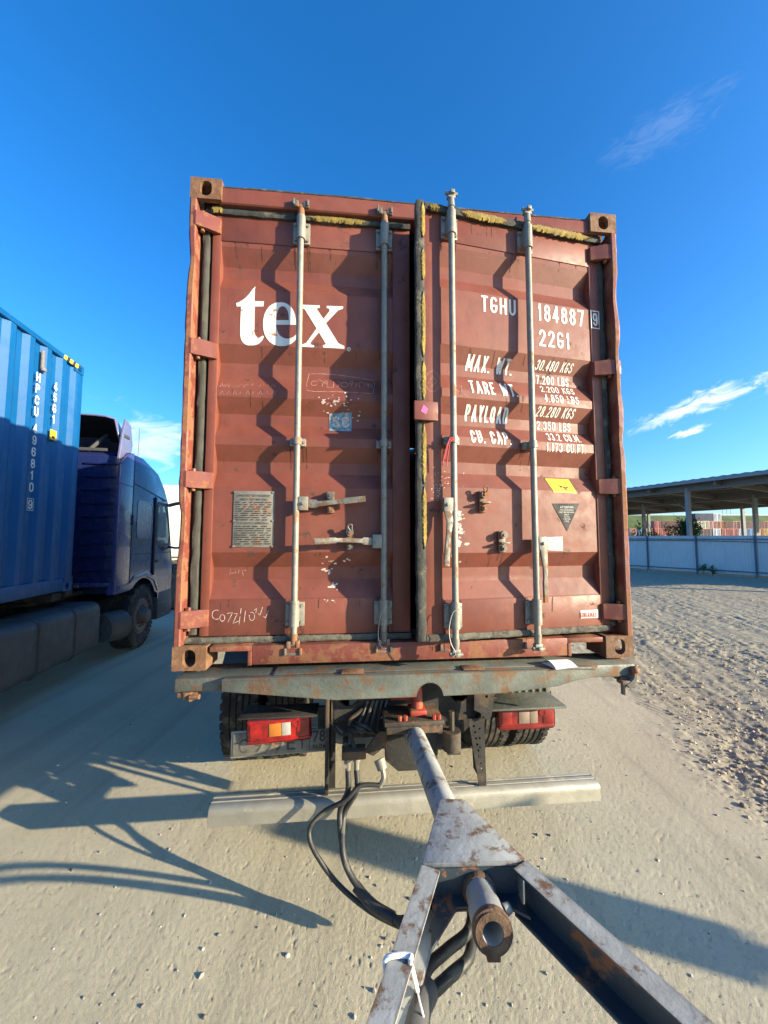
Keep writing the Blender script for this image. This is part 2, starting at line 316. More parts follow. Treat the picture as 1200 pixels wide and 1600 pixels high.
# ------------------------------------------------------------------ ground
def vnoise(x, y, seed=0):
    xi = np.floor(x).astype(np.int64); yi = np.floor(y).astype(np.int64); fx = x - xi; fy = y - yi
    def h(a, b):
        k = (a * 374761393 + b * 668265263 + seed * 1442695041) & 0x7fffffff
        k = ((k ^ (k >> 13)) * 1274126177) & 0x7fffffff
        return ((k ^ (k >> 16)) & 0xffff) / 65535.0
    u = fx * fx * (3 - 2 * fx); v = fy * fy * (3 - 2 * fy)
    return (h(xi, yi) * (1 - u) + h(xi + 1, yi) * u) * (1 - v) + (h(xi, yi + 1) * (1 - u) + h(xi + 1, yi + 1) * u) * v - 0.5
def sstep(a, b, x):
    t = np.clip((x - a) / (b - a), 0, 1); return t * t * (3 - 2 * t)
def rough_mask(x, y):
    edge = np.interp(y, [0, 1.6, 2.4, 3.3, 4.5, 7, 12, 40], [1.7, 1.8, 2.0, 2.35, 2.5, 2.9, 3.2, 4.0])
    return sstep(0.0, 0.75, x - edge + 0.35 * vnoise(x * 1.3, y * 1.3, 5))
def ground_h(x, y):
    r = np.hypot(x, y); m = rough_mask(x, y); near = np.exp(-r / 30.0)
    h = 0.012 * vnoise(x * 0.8, y * 0.8, 1) + 0.003 * vnoise(x * 3.1, y * 3.1, 2)
    h = h + (1 - m) * (0.0005 * vnoise(x * 45, y * 45, 3) + 0.0012 * vnoise(x * 90, y * 90, 4) + 0.0013 * vnoise(x * 170, y * 170, 6) - 0.0028 * sstep(0.38, 0.46, vnoise(x * 70, y * 70, 17)))
    # churned strip: clods, and ruts that run along the yard road
    cl = np.abs(vnoise(x * 9, y * 9, 8)) + 0.6 * np.abs(vnoise(x * 19, y * 19, 9)) + 0.35 * np.abs(vnoise(x * 44, y * 44, 10))
    patch = sstep(-0.15, 0.25, vnoise(x * 0.7, y * 0.7, 12) + 0.15 * (r < 7))
    u = x * 0.955 - y * 0.296; v_ = x * 0.296 + y * 0.955
    rut = 0.030 * vnoise(u * 1.9, v_ * 0.16, 11) + 0.016 * vnoise(u * 6.0, v_ * 0.4, 13) + 0.010 * vnoise(u * 15.0, v_ * 1.2, 15)
    h = h + m * (rut + (0.35 + 0.65 * patch) * 0.052 * (cl - 0.28) + 0.005 * vnoise(x * 80, y * 80, 14))
    # two bands of tyre tread printed in the loose soil
    for (ax, ay, ang, wd, ln) in ((2.95, 4.15, R(112), 0.12, 0.45), (2.62, 3.3, R(120), 0.09, 0.25)):
        c, s = math.cos(ang), math.sin(ang); a = (x - ax) * c + (y - ay) * s; b = -(x - ax) * s + (y - ay) * c
        k = sstep(ln, ln - 0.25, np.abs(a)) * sstep(wd, wd - 0.04, np.abs(b))
        h = h * (1 - 0.55 * k) + k * 0.006 * np.sin(b * 2 * math.pi / 0.06 + 0.6 * np.sin(a * 9))
    return h * np.clip(near * 1.6, 0, 1) - 0.004
def make_ground():
    th_f = np.linspace(R(-57), R(57), 820); th_b = np.linspace(R(57), R(303), 90)[1:-1]
    th = np.concatenate([th_f, th_b]); rad = np.concatenate([[0.25, 0.6, 0.9], np.exp(np.linspace(math.log(1.15), math.log(34), 760)), np.exp(np.linspace(math.log(36), math.log(4000), 40))])
    nt, nr = len(th), len(rad); T, Rr = np.meshgrid(th, rad)
    X = Rr * np.sin(T); Y = Rr * np.cos(T); Z = ground_h(X, Y)
    co = np.stack([X, Y, Z], -1).reshape(-1, 3); co = np.concatenate([co, [[0, 0, -0.004]]])
    i = np.arange(nr - 1)[:, None] * nt; j = np.arange(nt)[None, :]; j2 = (j + 1) % nt
    q = np.stack([i + j, i + nt + j, i + nt + j2, i + j2], -1).reshape(-1, 4)
    k = np.arange(nt); tri = np.stack([np.full(nt, len(co) - 1), k, (k + 1) % nt], -1)
    me = bpy.data.meshes.new('ground'); nq, n3 = len(q), len(tri)
    me.vertices.add(len(co)); me.vertices.foreach_set('co', co.ravel().astype(np.float32))
    me.loops.add(nq * 4 + n3 * 3); me.loops.foreach_set('vertex_index', np.concatenate([q.ravel(), tri.ravel()]).astype(np.int32))
    me.polygons.add(nq + n3); me.polygons.foreach_set('loop_start', np.concatenate([np.arange(nq) * 4, nq * 4 + np.arange(n3) * 3]).astype(np.int32))
    me.update(calc_edges=True); me.validate()
    a = me.attributes.new('soil', 'FLOAT', 'POINT'); sm = rough_mask(co[:, 0], co[:, 1]); a.data.foreach_set('value', sm.astype(np.float32))
    return me
gm = bpy.data.materials.new('packed_dusty_earth'); gm.use_nodes = True
gt = gm.node_tree; gn = gt.nodes; gb = gn['Principled BSDF']; gb.inputs['Roughness'].default_value = 0.92
gb.inputs['Specular IOR Level'].default_value = 0.25
def gN(t, **k):
    q = gn.new(t)
    for a, b in k.items(): setattr(q, a, b)
    return q
gp = gN('ShaderNodeNewGeometry').outputs['Position']
def gnoise(s, d=6, r=0.6, v=None):
    q = gN('ShaderNodeTexNoise'); q.inputs['Scale'].default_value = s; q.inputs['Detail'].default_value = d; q.inputs['Roughness'].default_value = r; gt.links.new(v or gp, q.inputs['Vector']); return q.outputs['Fac']
def gmix(f, a, b):
    q = gN('ShaderNodeMixRGB')
    for k, v in (('Fac', f), ('Color1', a), ('Color2', b)):
        if isinstance(v, tuple): q.inputs[k].default_value = (*v, 1)
        elif isinstance(v, float): q.inputs[k].default_value = v
        else: gt.links.new(v, q.inputs[k])
    return q.outputs[0]
def gmr(x, a, b, c=0.0, d=1.0):
    q = gN('ShaderNodeMapRange', interpolation_type='SMOOTHSTEP')
    for i, v in zip(('From Min', 'From Max', 'To Min', 'To Max'), (a, b, c, d)): q.inputs[i].default_value = v
    gt.links.new(x, q.inputs['Value']); return q.outputs['Result']
ga = gN('ShaderNodeAttribute', attribute_name='soil').outputs['Fac']
packed = gmix(gmr(gnoise(1.1), 0.3, 0.7), (0.425, 0.380, 0.268), (0.482, 0.434, 0.312))
packed = gmix(gmr(gnoise(38, 4), 0.52, 0.72, 0, 0.45), packed, (0.31, 0.278, 0.195))
packed = gmix(gmr(gnoise(150, 2), 0.66, 0.74, 0, 0.7), packed, (0.16, 0.145, 0.12))
loose = gmix(gmr(gnoise(5.0), 0.3, 0.7), (0.345, 0.298, 0.208), (0.230, 0.195, 0.138))
loose = gmix(gmr(gnoise(60, 4), 0.5, 0.75, 0, 0.6), loose, (0.42, 0.385, 0.275))
gcol = gmix(ga, packed, loose)
gmp = gN('ShaderNodeMapping'); gt.links.new(gp, gmp.inputs[0]); gmp.inputs['Rotation'].default_value = (0, 0, R(17)); gmp.inputs['Scale'].default_value = (2.2, 0.16, 1)
gcol = gmix(gmr(gnoise(1.0, 7, 0.6, gmp.outputs[0]), 0.5, 0.72, 0, 0.5), gcol, (0.335, 0.30, 0.212))
gm2 = gN('ShaderNodeMapping'); gt.links.new(gp, gm2.inputs[0]); gm2.inputs['Rotation'].default_value = (0, 0, R(-7)); gm2.inputs['Scale'].default_value = (3.4, 0.10, 1)
gcol = gmix(gmr(gnoise(1.0, 5, 0.55, gm2.outputs[0]), 0.53, 0.66, 0, 0.35), gcol, (0.27, 0.242, 0.182))      # dirty wheel lanes
gcol = gmix(gmr(gnoise(0.55, 3), 0.60, 0.72, 0, 0.28), gcol, (0.20, 0.18, 0.135))
gt.links.new(gcol, gb.inputs['Base Color'])
gbu = gN('ShaderNodeBump'); gbu.inputs['Strength'].default_value = 0.65; gbu.inputs['Distance'].default_value = 0.0045
gt.links.new(gnoise(190, 5, 0.75), gbu.inputs['Height']); gt.links.new(gbu.outputs[0], gb.inputs['Normal'])
ground = link('ground', make_ground(), gm, None, 0); ground.data.shade_smooth(); tag(ground, kind='structure')
# scattered pebbles and clods
def scatter(name, n, fx, label, m, rs, seed):
    rnd = np.random.RandomState(seed); bm0 = bmesh.new(); bmesh.ops.create_icosphere(bm0, subdivisions=1, radius=1); bv = np.array([v.co[:] for v in bm0.verts]); bf = np.array([[v.index for v in f.verts] for f in bm0.faces]); bm0.free()
    xs, ys = fx(rnd, n); hz = ground_h(xs, ys); s = rs[0] * (rs[1] / rs[0]) ** (rnd.rand(n) ** 3.6)
    allv, allf = [], []
    for k in range(n):
        v = bv * (1 + 0.45 * (rnd.rand(len(bv), 1) - 0.5)) * s[k] * np.array([1 + 0.5 * rnd.rand(), 1, 0.55 + 0.3 * rnd.rand()]); a = rnd.rand() * 6.28
        v = np.stack([v[:, 0] * math.cos(a) - v[:, 1] * math.sin(a), v[:, 0] * math.sin(a) + v[:, 1] * math.cos(a), v[:, 2]], 1) + [xs[k], ys[k], hz[k] + s[k] * 0.15]
        allv.append(v); allf.append(bf + k * len(bv))
    me = bpy.data.meshes.new(name); me.from_pydata(np.concatenate(allv).tolist(), [], np.concatenate(allf).tolist())
    o = link(name, me, m, None, 0); return tag(o, label, 'gravel', kind='stuff')
M['peb'] = mat('pebble_stone', (0.33, 0.30, 0.25), 0.9, island=0.5)
M['clod'] = mat('dry_clod', (0.335, 0.285, 0.200), 0.95, island=0.45)
def f_packed(r, n):
    a = r.uniform(R(-56), R(56), n); d = 1.3 * (16 / 1.3) ** r.rand(n); return d * np.sin(a), d * np.cos(a)
def f_loose(r, n):
    xs, ys = [], []
    while len(xs) < n:
        y = 1.7 * (22 / 1.7) ** r.rand(); x = y * r.uniform(0.3, 1.35)
        if rough_mask(np.array([x]), np.array([y]))[0] * (0.35 + 1.3 * max(0.0, 0.5 + vnoise(np.array([(x * 0.955 - y * 0.296) * 2.2]), np.array([(x * 0.296 + y * 0.955) * 0.5]), 41)[0]) ** 2) > r.rand() * 0.9 + 0.1: xs.append(x); ys.append(y)
    return np.array(xs), np.array(ys)
scatter('pebbles', 2600, f_packed, 'small loose pebbles scattered over the packed yard', M['peb'], (0.0018, 0.011), 3)
scatter('clods', 16000, f_loose, 'dry clods and gravel on the churned strip beside the truck', M['clod'], (0.003, 0.022), 4)

# ================================================================== containers
def corr_wall(L0, L1, z0, z1, y_out, depth, pitch, along, flat=0.3):
    """points of a vertical trapezoid corrugated sheet; along = f(l, off, z) -> xyz"""
    ls = [L0]; n = max(1, round((L1 - L0) / pitch)); p = (L1 - L0) / n; prof = []
    for k in range(n):
        a = L0 + k * p; prof += [(a, 0), (a + p * 0.26, 0), (a + p * 0.5, 1), (a + p * 0.76, 1)]
    prof.append((L1, 0))
    return [[along(l, o * depth, z) for l, o in prof] for z in (z0, z1)]
def casting(o_x, o_y, z0, sx, sy, parent, m, top):
    """corner casting with pierced front, side and top faces; sx, sy = outward directions"""
    Wd, Dp, Hh, T = 0.162, 0.178, 0.118, 0.028
    g = G()
    def holed(w_, h_, hw, hh, f, n=32):
        per = []
        for i in range(n):
            t = 2 * math.pi * i / n; c, s = math.cos(t), math.sin(t)
            k = min((w_ / 2) / max(1e-6, abs(c)), (h_ / 2) / max(1e-6, abs(s))); per.append((c * k, s * k))
        cnr = sorted(range(n), key=lambda i: abs(abs(per[i][0]) - w_ / 2) + abs(abs(per[i][1]) - h_ / 2))
        for sx_ in (-1, 1):
            for sz_ in (-1, 1):
                i = min(range(n), key=lambda i: (per[i][0] - sx_ * w_ / 2) ** 2 + (per[i][1] - sz_ * h_ / 2) ** 2); per[i] = (sx_ * w_ / 2, sz_ * h_ / 2)
        hole = []
        for i in range(n):
            t = 2 * math.pi * i / n; c, s = math.cos(t), math.sin(t); rr = min(hw, hh)
            hole.append((c * rr + (hw - rr) * (1 if c > 0.01 else -1 if c < -0.01 else 0), s * rr + (hh - rr) * (1 if s > 0.01 else -1 if s < -0.01 else 0)))
        rings = [[g.b.verts.new(f(u, v, d)) for u, v in pl] for pl, d in ((per, T), (per, 0), (hole, 0), (hole, T))]
        for k in range(4):
            A, B = rings[k], rings[(k + 1) % 4]
            for i in range(n): g.b.faces.new((A[i], A[(i + 1) % n], B[(i + 1) % n], B[i]))
    cx_, cy_, cz_ = o_x - sx * Wd / 2, o_y - sy * Dp / 2, z0 + Hh / 2
    holed(Wd, Hh, 0.031, 0.042, lambda u, v, d: (cx_ + u, o_y - sy * d, cz_ + v))
    holed(Dp - 2 * T, Hh, 0.036, 0.042, lambda u, v, d: (o_x - sx * d, cy_ + u, cz_ + v))
    # solid inner side, back, bottom/top
    xa, xb = sorted((o_x - sx * Wd, o_x - sx * (Wd - 0.02))); ya, yb = sorted((o_y - sy * T, o_y - sy * (Dp - T)))
    g.box(xa, xb, ya, yb, z0, z0 + Hh)
    xc, xd = sorted((o_x, o_x - sx * Wd)); yc, yd = sorted((o_y - sy * (Dp - T + 0.001), o_y - sy * Dp)); g.box(xc, xd, yc, yd, z0, z0 + Hh)
    xe, xf = sorted((o_x - sx * T, o_x - sx * (Wd - 0.02)))
    g.box(xe, xf, ya, yb, z0 + Hh - 0.02, z0 + Hh) if top else g.box(xe, xf, ya, yb, z0, z0 + 0.02)
    return g.build('corner_casting', m, parent)
CW, CL, CHT = 2.438, 6.058, 2.591
red = empty('shipping_container', (CX0, CY0, CH), YAW)
tag(red, 'red oxide shipping container with white tex lettering and its right door ajar', 'container')
for (x, sx) in ((0, -1), (CW, 1)):
    for (y, sy) in ((0, -1), (CL, 1)):
        casting(x, y, 0, sx, sy, red, M['cast'], False); casting(x, y, CHT - 0.118, sx, sy, red, M['cast'], True)
# dented rear corner posts: a J-section swept up with small random dents
def dented_post(x0, flip, seed):
    rnd = random.Random(seed); rows = []; n = 46; dx = dy = 0; dents = [(rnd.uniform(0.3, 2.3), rnd.uniform(0.006, 0.013) * (1 if flip > 0 else 1.5), rnd.uniform(0.04, 0.12)) for _ in range(5)]
    for i in range(n + 1):
        z = 0.118 + (CHT - 0.236) * i / n
        d = sum(a * math.exp(-((z - c) / s) ** 2) for c, a, s in dents) if 2 < i < n - 2 else 0
        j = rnd.uniform(-0.0025, 0.0025)
        prof = [(0.0 + d * 0.6 + j, 0.165), (0.0 + d + j, 0.006), (0.008 + d, 0.0), (0.03 + d * 0.5, 0.0), (0.036, 0.006), (0.038, 0.095), (0.10, 0.10), (0.10, 0.165)]
        rows.append([(x0 + flip * a, b, z) for a, b in prof])
    return G().grid(rows).build('corner_post', M['redpost'], red, 25)
dented_post(0.0, 1, 4); dented_post(CW, -1, 9)
for s, x0 in ((1, 0.0), (-1, CW)):
    g = G(); rnd = random.Random(3 if s > 0 else 5); rows = []
    for i in range(41):
        z = 0.16 + 2.30 * i / 40; j = rnd.uniform(-0.003, 0.003)
        rows.append([(x0 + s * a, b, z) for a, b in ((0.050, 0.085), (0.055 + j, 0.058 + j), (0.066, 0.054 - j), (0.080, 0.055), (0.088 + j, 0.058 + j), (0.092, 0.085))])
    g.grid(rows).build('door_seal', M['rubgrey'] if s > 0 else M['rubber'], red, 50)
    G().box(min(x0 + s * 0.0, x0 + s * 0.1), max(x0, x0 + s * 0.1), CL - 0.16, CL, 0.118, CHT - 0.118, 0.004).build('corner_post', M['red'], red)
# header: slightly bent beam with ragged sealing strip on top
rows = []; rnd = random.Random(11)
for i in range(61):
    x = 0.158 + 2.122 * i / 60; sag = 0.006 * math.sin(x * 2.2) + rnd.uniform(-0.0012, 0.0012)
    rows.append([(x, b, c + (sag if c > 2.5 else 0)) for b, c in ((0.12, 2.470), (0.022, 2.470), (0.016, 2.476), (0.016, 2.552), (0.024, 2.562), (0.12, 2.565))])
G().grid(rows).build('door_header', M['red'], red, 40)
rows = []
for i in range(121):
    x = 0.165 + 2.10 * i / 120; hgt = 0.006 + 0.012 * max(0, vnoise(np.array([x * 9.0]), np.array([2.5]), 21)[0] + 0.2)
    b = 2.565 + 0.006 * math.sin(x * 2.2); rows.append([(x, 0.02, b - 0.004), (x, 0.021, b + hgt * 0.6), (x, 0.03, b + hgt), (x, 0.05, b + hgt), (x, 0.06, b - 0.004)])
G().grid(rows).build('roof_seal', M['rubber'], red, 60)
# sill with fork cut-outs beside the castings
g = G(); g.box(0.382, 2.056, 0.005, 0.13, 0.018, 0.112, 0.004)
g.box(0.176, 0.3819, 0.005, 0.13, 0.086, 0.112, 0.003); g.box(2.0561, 2.262, 0.005, 0.13, 0.086, 0.112, 0.003)
g.box(0.362, 0.3815, 0.002, 0.13, 0.016, 0.0855, 0.002); g.box(2.0565, 2.076, 0.002, 0.13, 0.016, 0.0855, 0.002)
g.build('door_sill', M['redpost'], red)
G().box(0.03, 2.408, 0.131, CL - 0.05, 0.118, 0.15).build('floor', M['chas'], red)
for s, x0 in ((1, 0.0), (-1, CW)):
    G().grid(corr_wall(0.17, CL - 0.17, 0.16, CHT - 0.07, 0, 0.036, 0.278, lambda l, o, z: (x0 + s * (0.008 + o), l, z))).build('side_wall', M['red'], red, 20)
    a, b = sorted((x0 + s * 0.004, x0 + s * 0.064))
    G().box(a, b, 0.1791, CL - 0.1791, CHT - 0.075, CHT - 0.012, 0.004).build('top_rail', M['redpost'], red)
    G().box(a, b, 0.1791, CL - 0.1791, 0.012, 0.165, 0.004).build('bottom_rail', M['redpost'], red)
G().grid([[(x, y, CHT - 0.022 - o) for x in (0.06, 2.378)] for y, o in [(0.07 + i * 0.1045, (i % 2) * 0.018) for i in range(57)]]).build('roof', M['red'], red, 20)
G().grid(corr_wall(0.04, 2.398, 0.10, CHT - 0.015, 0, 0.045, 0.25, lambda l, o, z: (l, CL - 0.01 - o, z))).build('front_wall', M['red'], red, 20)
# ---- doors
YR, YC = 0.066, 0.109                       # ridge plane and recess plane of the pressed door sheet
BR = [(2.45, 0), (2.262, 0), (2.172, 1), (2.103, 1), (2.022, 0), (1.706, 0), (1.618, 1), (1.552, 1), (1.460, 0), (1.415, 0), (1.332, 1), (1.272, 1), (1.200, 0), (1.152, 0), (1.068, 1), (1.006, 1), (0.924, 0), (0.578, 0), (0.498, 1), (0.432, 1), (0.340, 0), (0.10, 0)]
def prof_y(z):
    for (a, p), (b, q) in zip(BR, BR[1:]):
        if b <= z <= a: return YR + (YC - YR) * (p + (q - p) * (a - z) / (a - b))
    return YR
PANEL = [(0.149, 1.101), (1.337, 2.289)]
def surf_y(x, z):
    for a, b in PANEL:
        if a < x < b and 0.335 < z < 2.29: return prof_y(z)
    return 0.0605
bad = vnoise
def dent(x, z): return 0.0045 * float(bad(np.array([x * 3.3 + 7]), np.array([z * 3.1]), 31)[0]) * (1 if 0.4 < z < 2.2 else 0)
def make_panel(x0, x1):
    zs = sorted({z for z, _ in BR if 0.33 <= z <= 2.30} | {0.334, 2.291} | set(np.linspace(0.36, 2.25, 60).round(4)), reverse=True)
    xs = np.linspace(x0, x1, 28)
    return G().grid([[(x, prof_y(z) + dent(x, z) * min(1, 8 * min(x - x0, x1 - x)), z) for x in xs] for z in zs])
def door_parts(right):
    sgn = -1 if right else 1
    mx = (lambda x: CW - x) if right else (lambda x: x)
    def bx(g, a, b, *r, **k): a, b = mx(a), mx(b); return g.box(min(a, b), max(a, b), *r, **k)
    d = make_panel(*PANEL[1 if right else 0]).build('door', M['red'], red, 25)
    g = G(); bx(g, 0.080 if right else 0.103, 0.1495, 0.0605, 0.125, 0.15, 2.44, 0.003); bx(g, 1.1005, 1.198, 0.0605, 0.125, 0.15, 2.44, 0.003)
    bx(g, 0.1497, 1.1003, 0.0607, 0.125, 2.29, 2.44, 0.002); bx(g, 0.1497, 1.1003, 0.0607, 0.125, 0.15, 0.335, 0.002)
    g.build('door_frame', M['red'], d)
    for z in (2.364, 1.655, 0.953, 0.245):
        g = G(); poly = [(0.002, 0.004), (0.036, -0.003), (0.050, 0.004), (0.085, 0.016), (0.118, 0.034), (0.146, 0.044), (0.150, 0.0604), (0.104, 0.0604), (0.086, 0.036), (0.06, 0.024), (0.036, 0.014), (0.002, 0.02)]
        pl = [(mx(a), b) for a, b in poly]
        g.prism(pl if not right else pl[::-1], 'z', z - 0.043, z + 0.043, 0.005)
        g.cyl((mx(0.06), 0.03, z - 0.058), (mx(0.06), 0.03, z + 0.058), 0.011, n=10)
        g.build('hinge', M['redhinge'], d)
    free = right
    for k, x in enumerate((0.585, 1.049)):
        X = mx(x); y = 0.019; zt, zb = (2.50, 0.10) if right else (2.475, 0.115)
        G().cyl((X, y, zb + 0.04), (X, y, zt - 0.04), 0.0165, n=18).build('locking_rod', M['galv'], d)
        for z, up in ((zt, 1), (zb, -1)):
            g = G(); g.cyl((X, y, z - up * 0.05), (X, y, z), 0.0205, 0.017, n=14)
            g.box(X - 0.022, X + 0.022, y - 0.014, y + 0.016, min(z, z + up * 0.022), max(z, z + up * 0.022), 0.005)
            if free: g.cyl((X - 0.034, y - 0.004, z + up * 0.024), (X + 0.034, y - 0.004, z + up * 0.028), 0.010, n=10); g.box(X - 0.012, X + 0.012, y - 0.03, y + 0.012, min(z + up * 0.014, z + up * 0.034), max(z + up * 0.014, z + up * 0.034), 0.004)
            else: g.box(X - 0.034, X - 0.014, y - 0.022, y + 0.02, z - 0.012 + up * 0.01, z + 0.024 + up * 0.01, 0.004); g.box(X + 0.012, X + 0.03, y - 0.018, y + 0.02, z - 0.008 + up * 0.01, z + 0.026 + up * 0.01, 0.004)
            g.build('cam_lock', M['galvdk'] if not free else M['galv'], d)
        for z, hw, hh in ((2.355, 0.047, 0.062), (0.258, 0.049, 0.062)):
            g = G(); g.box(X - hw, X + hw, 0.046, 0.0604, z - hh, z + hh, 0.004)
            g.cyl((X, y, z - hh + 0.004), (X, y, z + hh + 0.012), 0.0245, n=18); g.box(X - 0.024, X + 0.024, y, 0.05, z - hh + 0.006, z + hh - 0.006)
            for ax in (-1, 1):
                for az in (-1, 1): g.cyl((X + ax * (hw - 0.012), 0.047, z + az * (hh - 0.018)), (X + ax * (hw - 0.012), 0.036, z + az * (hh - 0.018)), 0.0085, n=6)
            g.build('rod_guide', M['galv'], d)
        g = G(); g.box(X - 0.042, X + 0.042, 0.04, 0.0659, 1.146, 1.188, 0.004); g.cyl((X, y, 1.148), (X, y, 1.186), 0.0225, n=16); g.box(X - 0.022, X + 0.022, y, 0.042, 1.15, 1.184)
        for ax in (-1, 1): g.cyl((X + ax * 0.033, 0.041, 1.167), (X + ax * 0.033, 0.03, 1.167), 0.008, n=6)
        g.build('rod_clamp', M['galv'], d)
    return d
dl = door_parts(False); dr = door_parts(True)
dl['label'] = 'closed left door with white tex lettering'; dr['label'] = 'right door standing ajar with container number'
MR = Matrix.Translation((HX, HY, 0)) @ Matrix.Rotation(PH, 4, 'Z') @ Matrix.Translation((-HX, -HY, 0))
dr.matrix_local = MR
# handles with their hubs and the catches on the doors
def hub(x, z, side, d): 
    g = G(); a, b = sorted((x + side * 0.012, x + side * 0.062)); g.box(a, b, 0.002, 0.036, z - 0.036, z + 0.036, 0.003); g.cyl((x + side * 0.04, 0.003, z), (x + side * 0.04, -0.008, z), 0.009, n=8); g.build('handle_hub', M['galv'], d)
def catch(x, z, d, swing):
    g = G(); g.box(x - 0.02, x + 0.02, 0.05, 0.0645, z - 0.058, z + 0.058, 0.004)
    g.cyl((x, 0.052, z + 0.036), (x, 0.024, z + 0.036), 0.02, n=14); g.cyl((x, 0.052, z - 0.036), (x, 0.028, z - 0.036), 0.015, n=12)
    g.cyl((x, 0.03, z + 0.036), (x, 0.018, z + 0.036), 0.009, n=8); g.cyl((x, 0.03, z - 0.036), (x, 0.02, z - 0.036), 0.008, n=8)
    g.box(x - 0.024, x + 0.026, 0.012, 0.05, z - 0.012, z - 0.002, 0.002)
    if swing: g.tube([(x, 0.022, z + 0.045), (x - 0.012, 0.018, z + 0.07), (x + 0.008, 0.016, z + 0.078), (x + 0.01, 0.02, z + 0.05)], 0.004, n=6)
    g.build('handle_catch', M['galvdk'], d)
hub(0.585, 0.835, 1, dl); hub(1.049, 0.637, -1, dl)
def flat_bar(pts, hh, th, name, m, d):
    rows = []
    for i, p in enumerate(pts):
        a_, b_ = Vector(pts[max(0, i - 1)]), Vector(pts[min(len(pts) - 1, i + 1)]); t_ = (b_ - a_).normalized(); n_ = Vector((-t_.z, 0, t_.x)); p = Vector(p); h_ = hh[i]
        rows.append([tuple(p + n_ * u * h_ + Vector((0, v * th, 0))) for u, v in ((-1, -0.7), (-0.75, -1), (0.75, -1), (1, -0.7), (1, 0.7), (0.75, 1), (-0.75, 1), (-1, 0.7), (-1, -0.7))])
    g_ = G().grid(rows); g_.b.faces.new([v for v in list(g_.b.verts)[-9:-1]]); return g_.build(name, m, d, 30)
flat_bar([(0.64, 0.018, 0.835), (0.69, 0.014, 0.834), (0.70, 0.010, 0.833), (0.78, 0.006, 0.842), (0.83, 0.004, 0.848), (0.835, 0.002, 0.849), (0.948, -0.004, 0.862)], [0.022, 0.022, 0.014, 0.012, 0.011, 0.016, 0.0155], 0.0065, 'handle', M['galvmid'], dl)
flat_bar([(0.99, 0.016, 0.637), (0.94, 0.012, 0.639), (0.93, 0.009, 0.640), (0.86, 0.004, 0.643), (0.80, -0.002, 0.643), (0.795, -0.004, 0.642), (0.686, -0.012, 0.639)], [0.02, 0.02, 0.012, 0.012, 0.011, 0.0155, 0.015], 0.0065, 'handle', M['galvmid'], dl)
catch(0.763, 0.846, dl, False); catch(0.868, 0.648, dl, True); catch(1.567, 0.850, dr, True); catch(1.675, 0.637, dr, False)
hub(1.389, 0.826, -1, dr); hub(1.853, 0.628, 1, dr)
flat_bar([(1.349, 0.010, 0.81), (1.349, 0.004, 0.78), (1.356, 0.0, 0.74), (1.345, -0.008, 0.67), (1.337, -0.010, 0.62), (1.338, -0.008, 0.60), (1.335, -0.004, 0.515)], [0.02, 0.02, 0.016, 0.013, 0.0115, 0.0145, 0.014], 0.0065, 'handle', M['galvmid'], dr)
flat_bar([(1.893, 0.010, 0.61), (1.893, 0.006, 0.58), (1.897, 0.002, 0.50), (1.893, -0.002, 0.44), (1.892, -0.003, 0.43), (1.894, 0.0, 0.315)], [0.02, 0.02, 0.014, 0.011, 0.014, 0.013], 0.0065, 'handle', M['galvdk'], dr)
# keepers on header and sill for the cams of both doors
for x in (0.585, 1.049, CW - 1.049, CW - 0.585):
    for z, u in ((2.496, 1), (0.078, -1)):
        g = G(); g.box(x - 0.045, x - 0.033, -0.008, 0.016, z - 0.016, z + 0.02, 0.003); g.box(x + 0.031, x + 0.043, -0.006, 0.016, z - 0.016, z + 0.018, 0.003); g.box(x - 0.046, x + 0.044, 0.004, 0.0158, z - 0.02, z - 0.006, 0.002)
        g.build('cam_keeper', M['galvdk'], red)
# seals: wavy rubber strips, torn in places with yellow foam showing
def strip(a, b, lo, hi, y0, y1, vertical, m, parent, name, amp=0.003, seed=1, n=None, rag=0.0):
    rnd = random.Random(seed); n = n or max(8, int((b - a) / 0.03)); rows = []; wv = [rnd.uniform(-1, 1) for _ in range(n + 1)]
    for i in range(n + 1):
        l = a + (b - a) * i / n; w0, w1, d = (wv[i] + wv[max(0, i - 1)]) * 0.5 * amp, rnd.uniform(-1, 1) * amp, rnd.uniform(-1, 1) * amp * 0.6
        r0, r1 = rnd.uniform(0, rag), rnd.uniform(0, rag * 0.5); t = min(1, 6 * min(i, n - i) / n) if rag else 1
        mid = (lo + hi) / 2; L0, H0 = mid + (lo + w0 - r0 - mid) * t, mid + (hi + w1 + r1 - mid) * t
        c = [(L0, y1), (L0, y0 + 0.006 + d), (L0 + 0.3 * (H0 - L0), y0 + d), (L0 + 0.7 * (H0 - L0), y0 + 0.002 - d), (H0, y0 + 0.006), (H0, y1)]
        rows.append([(u, v, l) if vertical else (l, v, u) for u, v in c])
    return G().grid(rows).build(name, m, parent, 45)
strip(0.095, 1.2, 2.434, 2.474, 0.040, 0.07, False, M['rubber'], dl, 'seal_strip', 0.004, 1)
strip(0.03, 1.2, 0.115, 0.146, 0.047, 0.07, False, M['rubdust'], dl, 'seal_strip', 0.0022, 2, 60)
strip(0.62, 0.96, 2.436, 2.466, 0.036, 0.045, False, M['foam'], dl, 'torn_foam', 0.002, 3, 60, 0.010)
strip(0.10, 0.16, 2.438, 2.470, 0.035, 0.045, False, M['foam'], dl, 'torn_foam', 0.003, 4, 12, 0.006)
strip(0.142, 2.474, 1.196, 1.242, 0.030, 0.07, True, M['rubber'], dr, 'seal_strip', 0.0035, 5)
strip(1.2465, 2.36, 2.436, 2.476, 0.036, 0.07, False, M['rubber'], dr, 'seal_strip', 0.004, 6)
strip(1.2465, 2.33, 0.134, 0.166, 0.045, 0.07, False, M['rubdust'], dr, 'seal_strip', 0.0022, 7, 60)
